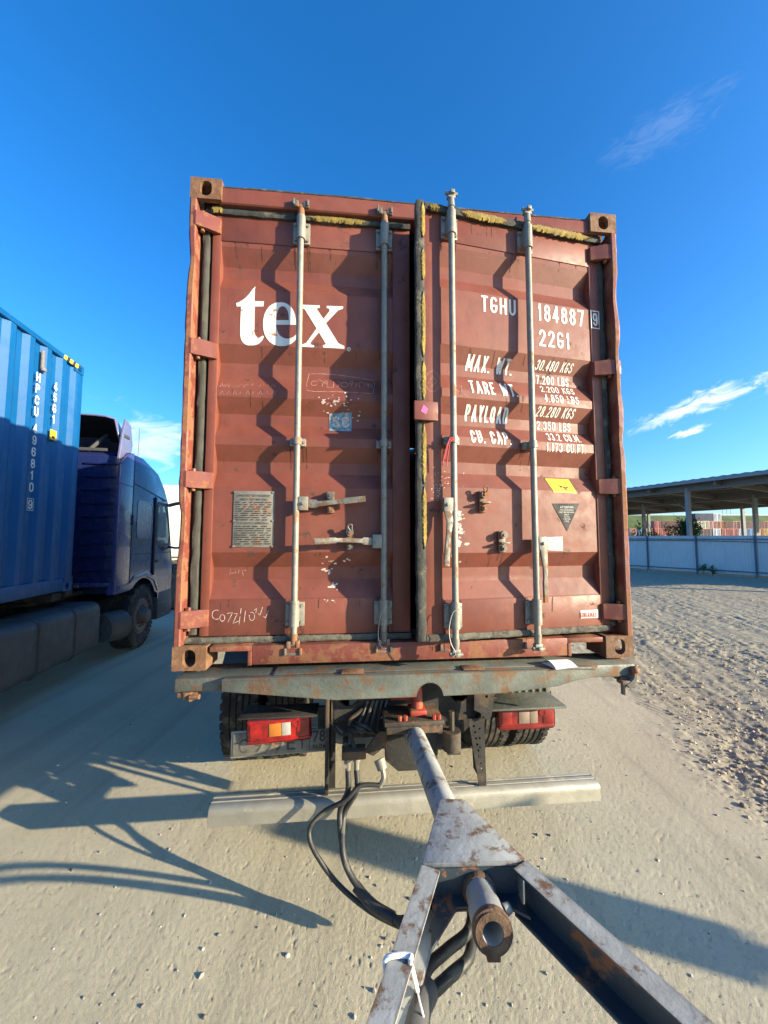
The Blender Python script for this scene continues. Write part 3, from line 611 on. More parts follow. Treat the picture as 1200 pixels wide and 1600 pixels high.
for a, b, s in ((1.45, 1.74, 8), (1.86, 2.30, 9), (1.27, 1.33, 10)): strip(a, b, 2.438, 2.468, 0.031, 0.040, False, M['foam'], dr, 'torn_foam', 0.002, s, 60, 0.013)
for a, b, s in ((2.26, 2.46, 12), (2.02, 2.20, 17), (1.60, 1.96, 13), (1.37, 1.58, 14), (0.93, 1.25, 15), (0.60, 0.92, 16)): strip(a, b, 1.220, 1.242, 0.0255, 0.034, True, M['foam'], dr, 'torn_foam', 0.002, s, 60, 0.006)
# ---- lettering wrapped onto the pressed sheet
def wrap(b, m, name, parent, lift=0.0016, right=False):
    for z, _ in BR:
        bmesh.ops.bisect_plane(b, geom=b.verts[:] + b.edges[:] + b.faces[:], plane_co=(0, 0, z), plane_no=(0, 0, 1))
    x0, x1 = PANEL[1 if right else 0]
    for xx in (x0, x1): bmesh.ops.bisect_plane(b, geom=b.verts[:] + b.edges[:] + b.faces[:], plane_co=(xx, 0, 0), plane_no=(1, 0, 0))
    for v in b.verts: v.co.y = surf_y(v.co.x, v.co.z) + (dent(v.co.x, v.co.z) if x0 < v.co.x < x1 else 0) - lift + v.co.y
    me = bpy.data.meshes.new(name); b.to_mesh(me); b.free(); return link(name, me, m, parent, 0)
def text_bm(s, x0, x1, z0, z1, shear=0.0, bold=0.02):
    cu = bpy.data.curves.new('t', 'FONT'); cu.body = s; cu.offset = bold; cu.resolution_u = 5
    o = bpy.data.objects.new('t', cu); C.objects.link(o); bpy.context.view_layer.update()
    me = bpy.data.meshes.new_from_object(o.evaluated_get(bpy.context.evaluated_depsgraph_get()))
    bpy.data.objects.remove(o); bpy.data.curves.remove(cu)
    b = bmesh.new(); b.from_mesh(me); bpy.data.meshes.remove(me)
    xs = [v.co.x for v in b.verts]; ys = [v.co.y for v in b.verts]; a0, a1, c0, c1 = min(xs), max(xs), min(ys), max(ys); w_ = (x1 - x0) - abs(shear) * (z1 - z0)
    for v in b.verts:
        t = (v.co.y - c0) / (c1 - c0); v.co = Vector((x0 + (v.co.x - a0) / (a1 - a0) * w_ + shear * t * (z1 - z0), 0, z0 + t * (z1 - z0)))
    return b
# condensed stencil-like capitals drawn as constant-width strokes (unit box 0..1 x 0..1)
def _a(cx_, cy_, rx, ry, a0, a1, n=8): return [(cx_ + rx * math.cos(R(a0 + (a1 - a0) * i / n)), cy_ + ry * math.sin(R(a0 + (a1 - a0) * i / n))) for i in range(n + 1)]
_q = 0.28
_O = _a(.5, 1 - _q, .5, _q, 0, 180) + _a(.5, _q, .5, _q, 180, 360) + [(1, 1 - _q)]
GL = {'0': [_O], 'O': [_O], 'C': [_a(.5, 1 - _q, .5, _q, 0, 180) + _a(.5, _q, .5, _q, 180, 360)], 'U': [[(0, 1)] + _a(.5, _q, .5, _q, 180, 360) + [(1, 1)]],
 '1': [[(.15, .78), (.55, 1), (.55, 0)]], '2': [_a(.5, .74, .5, .26, 170, -20) + [(0, 0), (1, 0)]], '4': [[(.72, 0), (.72, 1), (0, .26), (1, .26)]],
 '3': [_a(.48, .76, .45, .24, 160, -90) + _a(.48, .26, .52, .26, 90, -160)], '5': [[(.95, 1), (.12, 1), (.06, .56)] + _a(.48, .32, .52, .32, 125, -150)],
 '6': [_a(.5, .30, .5, .30, 0, 360, 14), _a(.5, .72, .5, .28, 20, 180) + [(0, .3)]], '9': [_a(.5, .70, .5, .30, 0, 360, 14), _a(.5, .28, .5, .28, 200, 360) + [(1, .7)]],
 '7': [[(0, 1), (1, 1), (.38, 0)]], '8': [_a(.5, .76, .45, .24, 0, 360, 14), _a(.5, .26, .5, .26, 0, 360, 14)],
 'T': [[(0, 1), (1, 1)], [(.5, 1), (.5, 0)]], 'H': [[(0, 0), (0, 1)], [(1, 0), (1, 1)], [(0, .5), (1, .5)]], 'I': [[(.5, 0), (.5, 1)]],
 'G': [_a(.5, 1 - _q, .5, _q, 28, 180) + _a(.5, _q, .5, _q, 180, 360) + [(1, .44), (.52, .44)]], 'E': [[(1, 1), (0, 1), (0, 0), (1, 0)], [(0, .52), (.85, .52)]], 'L': [[(0, 1), (0, 0), (1, 0)]], 'F': [[(1, 1), (0, 1), (0, 0)], [(0, .52), (.85, .52)]],
 'M': [[(0, 0), (0, 1), (.5, .25), (1, 1), (1, 0)]], 'N': [[(0, 0), (0, 1), (1, 0), (1, 1)]], 'W': [[(0, 1), (.25, 0), (.5, .8), (.75, 0), (1, 1)]], 'A': [[(0, 0), (.5, 1), (1, 0)], [(.18, .32), (.82, .32)]], 'X': [[(0, 0), (1, 1)], [(0, 1), (1, 0)]], 'Y': [[(0, 1), (.5, .48), (1, 1)], [(.5, .48), (.5, 0)]],
 'P': [[(0, 0), (0, 1), (.5, 1)] + _a(.55, .74, .45, .26, 90, -90) + [(0, .48)]], 'R': [[(0, 0), (0, 1), (.5, 1)] + _a(.55, .75, .45, .25, 90, -90) + [(0, .5)], [(.5, .5), (1, 0)]], 'D': [[(0, 0), (0, 1), (.5, 1)] + _a(.5, 1 - _q, .5, _q, 90, 0) + _a(.5, _q, .5, _q, 0, -90) + [(0, 0)]],
 'B': [[(0, 0), (0, 1), (.5, 1)] + _a(.52, .76, .42, .24, 90, -90) + [(0, .52), (.5, .52)] + _a(.52, .26, .48, .26, 90, -90) + [(0, 0)]], 'K': [[(0, 0), (0, 1)], [(1, 1), (.02, .45)], [(.3, .6), (1, 0)]], 'S': [_a(.5, .76, .48, .24, 15, 270) + _a(.5, .26, .5, .26, 90, -165)], '.': [[(.42, 0), (.58, 0)]], '-': [[(.1, .5), (.9, .5)]]}
GW = {'.': .30, '1': .62, 'I': .35, 'M': 1.3, 'W': 1.4, ' ': .55, 'A': 1.1, 'T': .95, 'L': .85, 'E': .85, 'F': .85}
def stroke_text(s, x0, x1, z0, z1, shear=0.0, wt_=0.15, vertical=False):
    b = bmesh.new(); Hh = z1 - z0; tot = sum(GW.get(c, 1.0) for c in s) + 0.34 * (len(s) - 1); u = ((x1 - x0) - abs(shear) * Hh) / tot; x = x0; t = wt_ * Hh
    hw = min(t, u * 0.62) / 2; tv = t / 2 * 0.92
    for c in s:
        w_ = GW.get(c, 1.0) * u
        parts_ = []
        for ln in GL.get(c, []):                # break at sharp corners so that no stroke overlaps itself
            cur = [ln[0]]
            for i in range(1, len(ln)):
                cur.append(ln[i])
                if i < len(ln) - 1:
                    a_, b_ = Vector((ln[i][0] - ln[i - 1][0], ln[i][1] - ln[i - 1][1])), Vector((ln[i + 1][0] - ln[i][0], ln[i + 1][1] - ln[i][1]))
                    if a_.length > 1e-6 and b_.length > 1e-6 and a_.angle(b_) > R(52): parts_.append(cur); cur = [ln[i]]
            parts_.append(cur)
        for li, ln in enumerate(parts_):
            P = [Vector((x + hw + px_ * (w_ - 2 * hw), z0 + tv + pz * (Hh - 2 * tv))) for px_, pz in ln]; n = len(P); prev = None; loop = (P[0] - P[-1]).length < 1e-6 and n > 3
            if c == '.': P = [Vector((x + w_ / 2 - hw, z0 + tv)), Vector((x + w_ / 2 + hw, z0 + tv))]; n = 2
            for i, q_ in enumerate(P):
                d0 = (P[i] - P[i - 1 if i > 0 else (n - 2 if loop else 0)]); d1 = (P[(i + 1) if i < n - 1 else (1 if loop else n - 1)] - P[i])
                d0 = d0.normalized() if d0.length > 1e-9 else d1.normalized(); d1 = d1.normalized() if d1.length > 1e-9 else d0
                n0, n1 = Vector((-d0.y, d0.x)), Vector((-d1.y, d1.x)); m_ = n0 + n1; m_ = m_.normalized() if m_.length > 0.2 else n0; k = min(1.6, 1 / max(0.3, m_.dot(n0)))
                off = Vector((m_.x * hw, m_.y * tv)) * k; ext = Vector((0, 0))
                if c != '.' and not loop and i == 0 : ext = Vector((-d1.x * hw, -d1.y * tv))
                if c != '.' and not loop and i == n - 1: ext = Vector((d0.x * hw, d0.y * tv))
                pr_ = [q_ + ext + off, q_ + ext - off]
                if c in '.': pr_ = [q_ + Vector((0, tv)), q_ - Vector((0, tv))]
                pv = [b.verts.new((p_.x + shear * (p_.y - z0), -0.00025 * li, p_.y)) for p_ in pr_]
                if prev: b.faces.new((prev[0], prev[1], pv[1], pv[0]))
                prev = pv
        x += w_ + 0.34 * u
    return b
def letter(s, r, parent, right=True, m=None, shear=0.0, bold=0.02, name='lettering', lift=0.0016):
    if all(c in GL or c == ' ' for c in s): return wrap(stroke_text(s, *r, shear, 0.135 if bold >= 0.01 else 0.125), m or M['white'], name, parent, lift, right)
    return wrap(text_bm(s, *r, shear, bold), m or M['white'], name, parent, lift, right)
for s, r, sh in (('TGHU', (1.582, 1.795, 1.917, 2.011), 0), ('184887', (1.937, 2.248, 1.912, 2.013), 0), ('22G1', (1.941, 2.146, 1.760, 1.859), 0),
                 ('MAX. WT.', (1.500, 1.795, 1.587, 1.672), 0.12), ('TARE WT.', (1.510, 1.802, 1.446, 1.530), 0), ('PAYLOAD', (1.493, 1.752, 1.300, 1.386), 0), ('CU. CAP.', (1.511, 1.753, 1.170, 1.248), 0)):
    letter(s, r, dr, True, shear=sh, bold=0.012)
for s, r, sh in (('30.480 KGS', (1.928, 2.182, 1.632, 1.684), 0.25), ('67.200 LBS', (1.916, 2.160, 1.553, 1.605), 0), ('2.200 KGS', (1.960, 2.182, 1.497, 1.540), 0), ('4.850 LBS', (1.966, 2.192, 1.432, 1.482), 0),
                 ('28.280 KGS', (1.920, 2.180, 1.354, 1.408), 0.25), ('62.350 LBS', (1.912, 2.164, 1.281, 1.332), 0), ('33.2 CU.M.', (1.989, 2.209, 1.212, 1.263), 0), ('1.173 CU.FT.', (1.970, 2.228, 1.145, 1.196), 0)):
    letter(s, r, dr, True, shear=sh, bold=0.004)
letter('9', (2.303, 2.337, 1.924, 2.004), dr, True, bold=0.01)
def frame_rect(x0, x1, z0, z1, t, parent, m, right, name='lettering'):
    b = bmesh.new()
    for a0, a1, c0, c1 in ((x0, x1, z0, z0 + t), (x0, x1, z1 - t, z1), (x0, x0 + t, z0 + t, z1 - t), (x1 - t, x1, z0 + t, z1 - t)):
        b.faces.new([b.verts.new(q) for q in ((a0, 0, c0), (a1, 0, c0), (a1, 0, c1), (a0, 0, c1))])
    return wrap(b, m, name, parent, 0.0016, right)
frame_rect(2.291, 2.350, 1.906, 2.018, 0.006, dr, M['white'], True)
def bez(pts, n=7):
    """pts: list of (x,y) corners; a tuple of three points ('c', p1, p2, p3) is a cubic"""
    out = []
    for p in pts:
        if p[0] == 'c':
            p0, (p1, p2, p3) = out[-1], p[1:]
            for k in range(1, n + 1):
                t = k / n; out.append(tuple((1 - t) ** 3 * a + 3 * (1 - t) ** 2 * t * b_ + 3 * (1 - t) * t * t * c + t ** 3 * d for a, b_, c, d in zip(p0, p1, p2, p3)))
        else: out.append(p)
    return out
def fill(outer, holes, f):
    b = bmesh.new()
    for ring in [outer] + holes:
        vs_ = [b.verts.new((*[0], 0, 0)) for _ in ring]
        for v, q in zip(vs_, ring): u, z = f(*q); v.co = (u, 0, z)
        for i in range(len(vs_)): b.edges.new((vs_[i], vs_[(i + 1) % len(vs_)]))
    bmesh.ops.triangle_fill(b, use_beauty=True, use_dissolve=False, edges=b.edges[:]); return b
crop = lambda x, y: door(260 + x / 3, 260 + y / 3)
T_ = bez([(416, 555), ('c', (400, 590), (372, 628), (327, 643)), (330, 658), (350, 658), (346, 775), ('c', (344, 818), (362, 842), (398, 841)), ('c', (432, 840), (452, 822), (457, 799)), (452, 794), ('c', (438, 808), (414, 808), (413, 772)), (415, 658), (456, 658), (458, 634), (414, 633)])
E_ = bez([(608, 744), ('c', (610, 680), (582, 638), (534, 638)), ('c', (482, 638), (453, 682), (453, 742)), ('c', (453, 806), (490, 844), (540, 844)), ('c', (582, 844), (606, 822), (616, 795)), (607, 790), ('c', (590, 816), (520, 826), (514, 744))])
E_h = bez([(515, 722), (574, 722), ('c', (576, 690), (566, 657), (545, 657)), ('c', (524, 657), (516, 690), (515, 722))])
X_ = [(628, 650), (719, 653), (719, 664), (704, 668), (736, 716), (765, 679), (763, 668), (751, 665), (752, 655), (829, 657), (827, 668), (806, 675), (748, 736), (806, 829), (834, 843), (834, 855), (734, 850), (734, 840), (748, 834), (715, 779), (675, 828), (679, 837), (693, 840), (692, 849), (633, 846), (635, 837), (656, 828), (704, 761), (650, 673), (628, 662)]
for outer, holes in ((T_, []), (E_, [E_h[:-1]]), (X_, [])): wrap(fill(outer, holes, crop), M['white'], 'lettering', dl, 0.0016, False)
circ = [(855 + 9 * math.cos(t), 857 + 9 * math.sin(t)) for t in [2 * math.pi * i / 16 for i in range(16)]]; circ2 = [(855 + 6.5 * math.cos(t), 857 + 6.5 * math.sin(t)) for t in [2 * math.pi * i / 16 for i in range(16)]]
wrap(fill(circ, [circ2], crop), M['white'], 'lettering', dl, 0.0016, False)
ru, rz = crop(855, 857); letter('R', (ru - 0.004, ru + 0.004, rz - 0.005, rz + 0.005), dl, False, bold=0)
# hand chalk marks and scuffs as thin ribbons following the sheet
def strokes(lines, f, wd, m, parent, right, name, lift=0.0012, jit=0.0):
    b = bmesh.new(); rnd = random.Random(len(lines))
    for ln in lines:
        P = [Vector((*f(*q), 0)) for q in ln]; Q = []
        for a, c in zip(P, P[1:]):
            k = max(1, int((c - a).length / 0.012)); Q += [a + (c - a) * (i / k) for i in range(k)]
        Q.append(P[-1]); prev = None
        for i, q in enumerate(Q):
            d = (Q[min(i + 1, len(Q) - 1)] - Q[max(i - 1, 0)]); d = d.normalized() if d.length > 1e-9 else Vector((1, 0, 0)); nn = Vector((-d.y, d.x, 0)) * wd * rnd.uniform(0.4, 1.1) / 2
            pr = (b.verts.new((q.x + nn.x, 0, q.y + nn.y)), b.verts.new((q.x - nn.x, 0, q.y - nn.y)))
            if prev and rnd.random() > jit: b.faces.new((prev[0], prev[1], pr[1], pr[0]))
            prev = pr
    return tag(wrap(b, m, name, parent, lift, right), kind='stuff')
c3 = lambda x, y: door(260 + x / 3, 640 + y / 3)
arc = lambda cx_, cy_, rx, ry, a0, a1, n=9: [(cx_ + rx * math.cos(R(a0 + (a1 - a0) * i / n)), cy_ + ry * math.sin(R(a0 + (a1 - a0) * i / n))) for i in range(n + 1)]
thai = [[(665, 958), (655, 1010), (658, 1050), (700, 1056), (800, 1056), (900, 1060), (968, 1066), (978, 1015), (972, 990), (900, 975), (800, 962), (720, 957), (665, 958)],
        arc(690, 1008, 14, 14, 20, 330) + [(712, 985), (735, 1000), (728, 1028)], arc(748, 1000, 8, 8, 0, 300) + [(752, 1030), (782, 1032), (784, 996)], [(800, 995), (815, 1005), (800, 1030)], arc(834, 1015, 16, 14, -160, 180) + [(820, 1028)],
        arc(868, 1002, 8, 8, 90, 360) + [(862, 1026), (886, 1034), (892, 1004)], [(905, 1030), (902, 1005), (918, 996), (932, 1008), (930, 1032)], arc(946, 1010, 7, 7, 0, 330) + [(944, 1032), (958, 1022), (962, 1002), (966, 1036)]]
strokes(thai, crop, 0.0032, M['chalk'], dl, False, 'chalk_writing', jit=0.06)
coz = [arc(236, 960, 20, 22, -60, -300) + [(250, 978)], arc(264, 975, 12, 16, 0, 360), [(285, 955), (312, 950), (290, 995)], [(318, 955), (334, 955), (312, 1002), (340, 990)], [(352, 930), (342, 1005)], [(372, 942), (366, 995)], arc(402, 968, 13, 20, 0, 360), [(412, 940), (425, 930), (420, 952)], [(432, 955), (440, 962), (452, 925)], [(456, 968), (466, 975), (480, 940)]]
strokes(coz, c3, 0.0032, M['scuff'], dl, False, 'chalk_writing', jit=0.03)
rnd = random.Random(5)
strokes([[(250 + i * 24, 1030 + rnd.uniform(-6, 6)), (258 + i * 24, 1012), (264 + i * 24, 1034), (272 + i * 24, 1018)] for i in range(11)] + [[(252 + i * 30, 1068), (262 + i * 30, 1052), (270 + i * 30, 1070)] for i in range(9)], crop, 0.0024, M['chalk'], dl, False, 'chalk_writing', jit=0.25)
strokes([[(285, 780), (290, 752), (312, 752), (316, 768), (292, 770)], [(325, 785), (330, 755)], [(350, 785), (345, 755), (365, 758)]], c3, 0.003, M['chalk'], dl, False, 'chalk_writing', jit=0.2)
c2 = lambda x, y: doorR(620 + x / 3, 260 + y / 3)
strokes([arc(165, 1010, 34, 50, 0, 350), [(145, 1020), (165, 985), (185, 1010), (160, 1035)], arc(290, 1040, 14, 16, 30, 320), [(308, 1025), (300, 1050), (315, 1070), (330, 1075)]], c2, 0.0028, M['chalk'], dr, True, 'chalk_writing', jit=0.1)
def scuffs(boxes, f, parent, right, n, seed, m='scuff', sz=(2, 9)):
    rnd = random.Random(seed); b = bmesh.new()
    for k in range(n):
        x0, x1, y0, y1 = rnd.choice(boxes); cx_, cy_ = rnd.gauss((x0 + x1) / 2, (x1 - x0) / 4), rnd.gauss((y0 + y1) / 2, (y1 - y0) / 4); s = rnd.uniform(*sz) * rnd.random()
        pts = [(cx_ + s * rnd.uniform(0.5, 1.4) * 1.3 * math.cos(t), cy_ + s * rnd.uniform(0.5, 1.4) * 0.8 * math.sin(t)) for t in [2 * math.pi * i / 7 for i in range(7)]]
        vs_ = []
        for q in pts: u, z = f(*q); vs_.append(b.verts.new((u, 0, z)))
        b.faces.new(vs_)
    tag(wrap(b, M[m], 'paint_scuff', parent, 0.0013, right), kind='stuff')
scuffs([(720, 800, 690, 725), (720, 775, 745, 775), (730, 830, 820, 850), (735, 790, 885, 910), (815, 890, 695, 715), (690, 820, 1075 - 1140, 1140 - 1140)], c3, dl, False, 70, 2)
scuffs([(735, 880, 1075, 1130), (760, 900, 1140, 1190)], crop, dl, False, 60, 3, sz=(2, 10))
c4 = lambda x, y: doorR(620 + x / 3, 640 + y / 3)
scuffs([(150, 330, 280, 380), (150, 220, 320, 440)], c4, dr, True, 150, 4, sz=(1, 4)); scuffs([(270, 315, 470, 680)], c4, dr, True, 60, 6, sz=(3, 14))
for right, par, xs in ((False, dl, (0.585, 1.049)), (True, dr, (1.389, 1.853))):
    rnd = random.Random(17 + right); ident = lambda a, b_: (a, b_); L_ = []
    for X in xs:
        for zc, hw in ((2.293, 0.036), (1.146, 0.033), (0.196, 0.036)):
            for sgx in (-1, 1):
                for k in range(3): x_ = X + sgx * hw + rnd.uniform(-0.012, 0.012); L_.append([(x_, zc), (x_ + rnd.uniform(-0.003, 0.003), zc - rnd.uniform(0.02, 0.13))])
    for k in range(26): x_ = rnd.uniform(0.18, 1.08) + (1.19 if right else 0); z_ = rnd.choice((2.29, 2.44, 1.46, 0.335, 0.58, 1.70)); L_.append([(x_, z_), (x_ + rnd.uniform(-0.004, 0.004), z_ - rnd.uniform(0.02, 0.10))])
    strokes(L_, ident, 0.0042, M['run'], par, right, 'rust_run', 0.0009, 0.12)
# ---- placard, stickers
def sticker(f, quad, m, parent, right, name='sticker', lift=0.002):
    b = bmesh.new(); b.faces.new([b.verts.new((f(*q)[0], 0, f(*q)[1])) for q in quad]); return wrap(b, m, name, parent, lift, right)
def plate_text(lines, f_rect, parent, m, right, lift):
    for s, r in lines: letter(s, r, parent, right, m, 0, 0.004, 'lettering', lift)
g = G(); g.box(0.255, 0.466, 0.060, 0.0655, 0.604, 0.903, 0.002)
for x in (0.262, 0.459):
    for z in (0.611, 0.745, 0.896): g.cyl((x, 0.061, z), (x, 0.056, z), 0.006, n=8)
g.build('approval_plate', M['plac'], dl)
pls = [('APPROVED FOR TRANSPORT', (0.275, 0.448, 0.872, 0.884)), ('UNDER CUSTOMS SEAL', (0.292, 0.432, 0.852, 0.864)), ('CSC SAFETY APPROVAL', (0.280, 0.442, 0.727, 0.737))]
plate_text(pls, None, dl, M['ink'], False, 0.0078)
rnd = random.Random(8); b = bmesh.new()
for z in [0.84 - 0.0115 * i for i in range(20)]:
    if 0.722 < z < 0.744: continue
    x = 0.266
    while x < 0.44:
        e = min(0.452, x + rnd.uniform(0.012, 0.05)); b.faces.new([b.verts.new(q) for q in ((x, 0, z), (e, 0, z), (e, 0, z + 0.0042), (x, 0, z + 0.0042))]); x = e + rnd.uniform(0.004, 0.02)
tag(wrap(b, M['ink'], 'engraved_lines', dl, 0.0074, False), kind='stuff')
sticker(crop, [(762, 1150), (868, 1146), (868, 1235), (763, 1232)], M['cyan'], dl, False)
letter('SC', (0.765, 0.86, 1.275, 1.335), dl, False, M['scuff'], 0, 0.0, 'lettering', 0.003)
sticker(c4, [(714, 318), (826, 322), (842, 393), (735, 388)], M['yel'], dr, True)
strokes([[(735, 336), (815, 338)], [(737, 344), (818, 346)], [(738, 374), (828, 377)], [(740, 382), (832, 385)]], c4, 0.003, M['redprint'], dr, True, 'lettering', 0.003, 0.1)
strokes([[(765, 352), (782, 360), (800, 366), (812, 362)], [(780, 358), (792, 368), (800, 378)], [(770, 360), (778, 364)]], c4, 0.008, M['ink'], dr, True, 'lettering', 0.003)
sticker(c4, [(728, 440), (855, 440), (797, 570)], M['tridk'], dr, True)
for s, (a, b_, y0, y1) in (('ATTENTION', (764, 825, 452, 463)), ('THIS CONTAINER', (762, 826, 467, 474)), ('MUST BE REPAIRED', (758, 830, 478, 485)), ('ONLY', (783, 806, 489, 496)), ('WITH', (784, 806, 500, 507)), ('CORTEN', (780, 810, 510, 517)), ('STEEL', (784, 806, 520, 527))):
    u0, z1 = c4(a, y0); u1, z0 = c4(b_, y1); letter(s, (u0, u1, z0, z1), dr, True, M['white'], 0, 0.0, 'lettering', 0.003)
sticker(c4, [(705, 598), (776, 595), (777, 662), (706, 660)], M['scuff'], dr, True)
sticker(c4, [(857, 940), (938, 936), (939, 974), (858, 977)], M['white'], dr, True)
letter('SINGAMAS', (2.150, 2.256, 0.214, 0.240), dr, True, M['redprint'], 0, 0.01, 'lettering', 0.003)
# padlock plate on the right door's edge, cord and seal wires on the rods
g = G(); g.box(1.172, 1.300, 0.004, 0.021, 1.256, 1.356, 0.005); g.box(1.285, 1.30, 0.021, 0.062, 1.27, 1.34); o = g.build('edge_plate', M['redhinge'], dr)
b = bmesh.new(); b.faces.new([b.verts.new(q) for q in ((1.205, 0.002, 1.30), (1.232, 0.002, 1.285), (1.245, 0.002, 1.315), (1.22, 0.002, 1.335))]); me = bpy.data.meshes.new('st'); b.to_mesh(me); b.free(); link('sticker', me, M['pinkst'], dr, 0)
for k, (a, b_) in enumerate(((-0.02, -0.055), (-0.025, -0.065), (-0.012, -0.045))):
    G().tube([(1.389, -0.003, 1.165), (1.36, -0.004, 1.17 - 0.01 * k), (1.389 + a - 0.02, 0.0, 1.13), (1.389 + b_, 0.01, 1.06 - 0.02 * k)], 0.0028, n=6).build('seal_cord', M['redwire'], dr)
G().tube([(1.40, -0.006, 0.30), (1.365, -0.006, 0.285), (1.345, -0.004, 0.21), (1.35, -0.01, 0.14), (1.375, -0.01, 0.09), (1.36, -0.01, 0.07)], 0.0026, n=6).build('seal_wire', M['wire'], dr)
G().tube([(1.06, -0.004, 0.30), (1.03, -0.004, 0.25), (1.018, 0.0, 0.16), (1.03, -0.008, 0.10), (1.06, -0.008, 0.085)], 0.0022, n=6).build('seal_wire', M['wire'], dl)

# ================================================================== carrier truck under the red container
def wheel(parent, x_out, y, z, sx, r=0.5, wd=0.29, mt=None, mr_=None, lugs=True, dish=0.06):
    """one wheel: rim disc with a child tyre; x_out = outer face, sx = outward direction"""
    g = G(); ax = (sx, 0, 0); O = (x_out - sx * wd, y, z)
    rim = [(wd - 0.03, 0.285), (wd - 0.015, 0.29), (wd - 0.02, 0.27), (wd - dish - 0.03, 0.25), (wd - dish - 0.05, 0.13), (wd - dish + 0.03, 0.12), (wd - dish + 0.07, 0.10), (wd - dish + 0.075, 0.02)]
    g.lathe([(0.03, 0.285)] + rim, O, ax, 32)
    if lugs:
        for i in range(10):
            t = 2 * math.pi * i / 10; p = Vector((x_out - sx * (dish + 0.052), y + 0.167 * math.cos(t), z + 0.167 * math.sin(t))); g.cyl(p, p + Vector((sx * 0.035, 0, 0)), 0.016, n=6)
    w_ = g.build('wheel', mr_ or M['rim'], parent)
    g = G(); tp = [(0.02, 0.288), (0.0, 0.34), (0.0, 0.40), (0.012, r - 0.045), (0.03, r - 0.012)]
    ng = 5; u = (wd - 0.06) / ng
    for k in range(ng):
        a = 0.03 + k * u; tp += [(a + 0.004, r), (a + u - 0.012, r), (a + u - 0.009, r - 0.014), (a + u - 0.003, r - 0.014)] if k < ng - 1 else [(a + 0.004, r), (a + u - 0.004, r)]
    tp += [(wd - 0.03, r - 0.012), (wd - 0.012, r - 0.045), (wd, 0.40), (wd, 0.34), (wd - 0.02, 0.288)]
    g.lathe(tp, O, ax, 56)
    for i in range(44):                       # shoulder lugs
        t = 2 * math.pi * i / 44
        for hx in (0.032, wd - 0.032):
            Mx = Matrix.Translation(Vector(O) + Vector((sx * hx, 0, 0))) @ Matrix.Rotation(t, 4, 'X'); g.box(-0.02, 0.02, -0.022, 0.022, r - 0.02, r + 0.004, 0, Mx)
    g.build('tyre', mt or M['tyre'], w_); return w_
truck = empty('container_truck', (CX0, CY0, 0), YAW)
tag(truck, 'flatbed truck carrying the red container, red tail lamps and aluminium underrun bar', 'truck')
# rear crossbeam with V-shaped apron and a notch above the coupling
top = [(0.272, 1.138), (1.93, 1.136)]
bot = [(2.02, 1.075), (1.93, 1.052), (1.64, 1.028), (1.335, 1.026)] + [(1.267 + 0.068 * math.cos(R(a)), 1.026 + 0.068 * math.sin(R(a))) for a in range(0, 181, 15)] + [(1.199, 1.026), (0.806, 1.026), (0.274, 1.083)]
top2 = [(0.272, 1.137), (1.93, 1.137), (2.14, 1.128)]
G().prism(top2 + [(2.14, 1.092)] + bot, 'y', -0.105, -0.09, 0.002).build('beam_apron', M['beam'], truck, 30)
g = G(); g.box(0.036, 2.402, -0.055, 0.16, 1.066, 1.134, 0.012); g.build('rear_crossbeam', M['beam'], truck)
G().box(0.275, 2.13, -0.0895, -0.0552, 1.120, 1.1368, 0.002).build('beam_top_plate', M['beam'], truck)
G().box(0.50, 1.95, -0.0548, 0.16, 1.1345, 1.1405, 0.001).build('beam_top_plate', M['beam'], truck)
for x in (0.83, 1.44): G().box(x, x + 0.11, -0.094, -0.03, 1.1410, 1.1485, 0.003).build('lashing_lug', M['cast'], truck)
for s, X in ((1, 0.085), (-1, 2.35)):         # twist locks below the corner castings
    G().cyl((X, 0.08, 1.1345), (X, 0.08, 1.152), 0.05, n=16).build('lock_collar', M['cast'], truck); g = G(); g.box(X - 0.035, X + 0.06, -0.05, 0.03, 1.040, 1.064, 0.006); g.cyl((X + 0.01, -0.03, 1.036), (X + 0.01, -0.03, 1.066), 0.03, n=12)
    if s > 0: g.cyl((X + 0.03, -0.06, 1.048), (X + 0.075, -0.065, 1.05), 0.012, n=8); g.cyl((X + 0.03, -0.055, 1.03), (X + 0.03, -0.055, 1.05), 0.014, n=8)
    else: g.tube([(X - 0.02, -0.075, 1.03), (X + 0.02, -0.075, 1.06), (X + 0.035, -0.068, 1.10)], 0.016, n=8); g.cyl((X - 0.035, -0.07, 0.985), (X - 0.035, -0.07, 1.05), 0.013, n=8); g.box(X - 0.05, X + 0.03, -0.085, -0.035, 1.036, 1.056, 0.004); g.sphere((X + 0.035, -0.068, 1.105), 0.022)
    g.build('twist_lock', M['cast'] if s > 0 else M['galvdk'], truck)
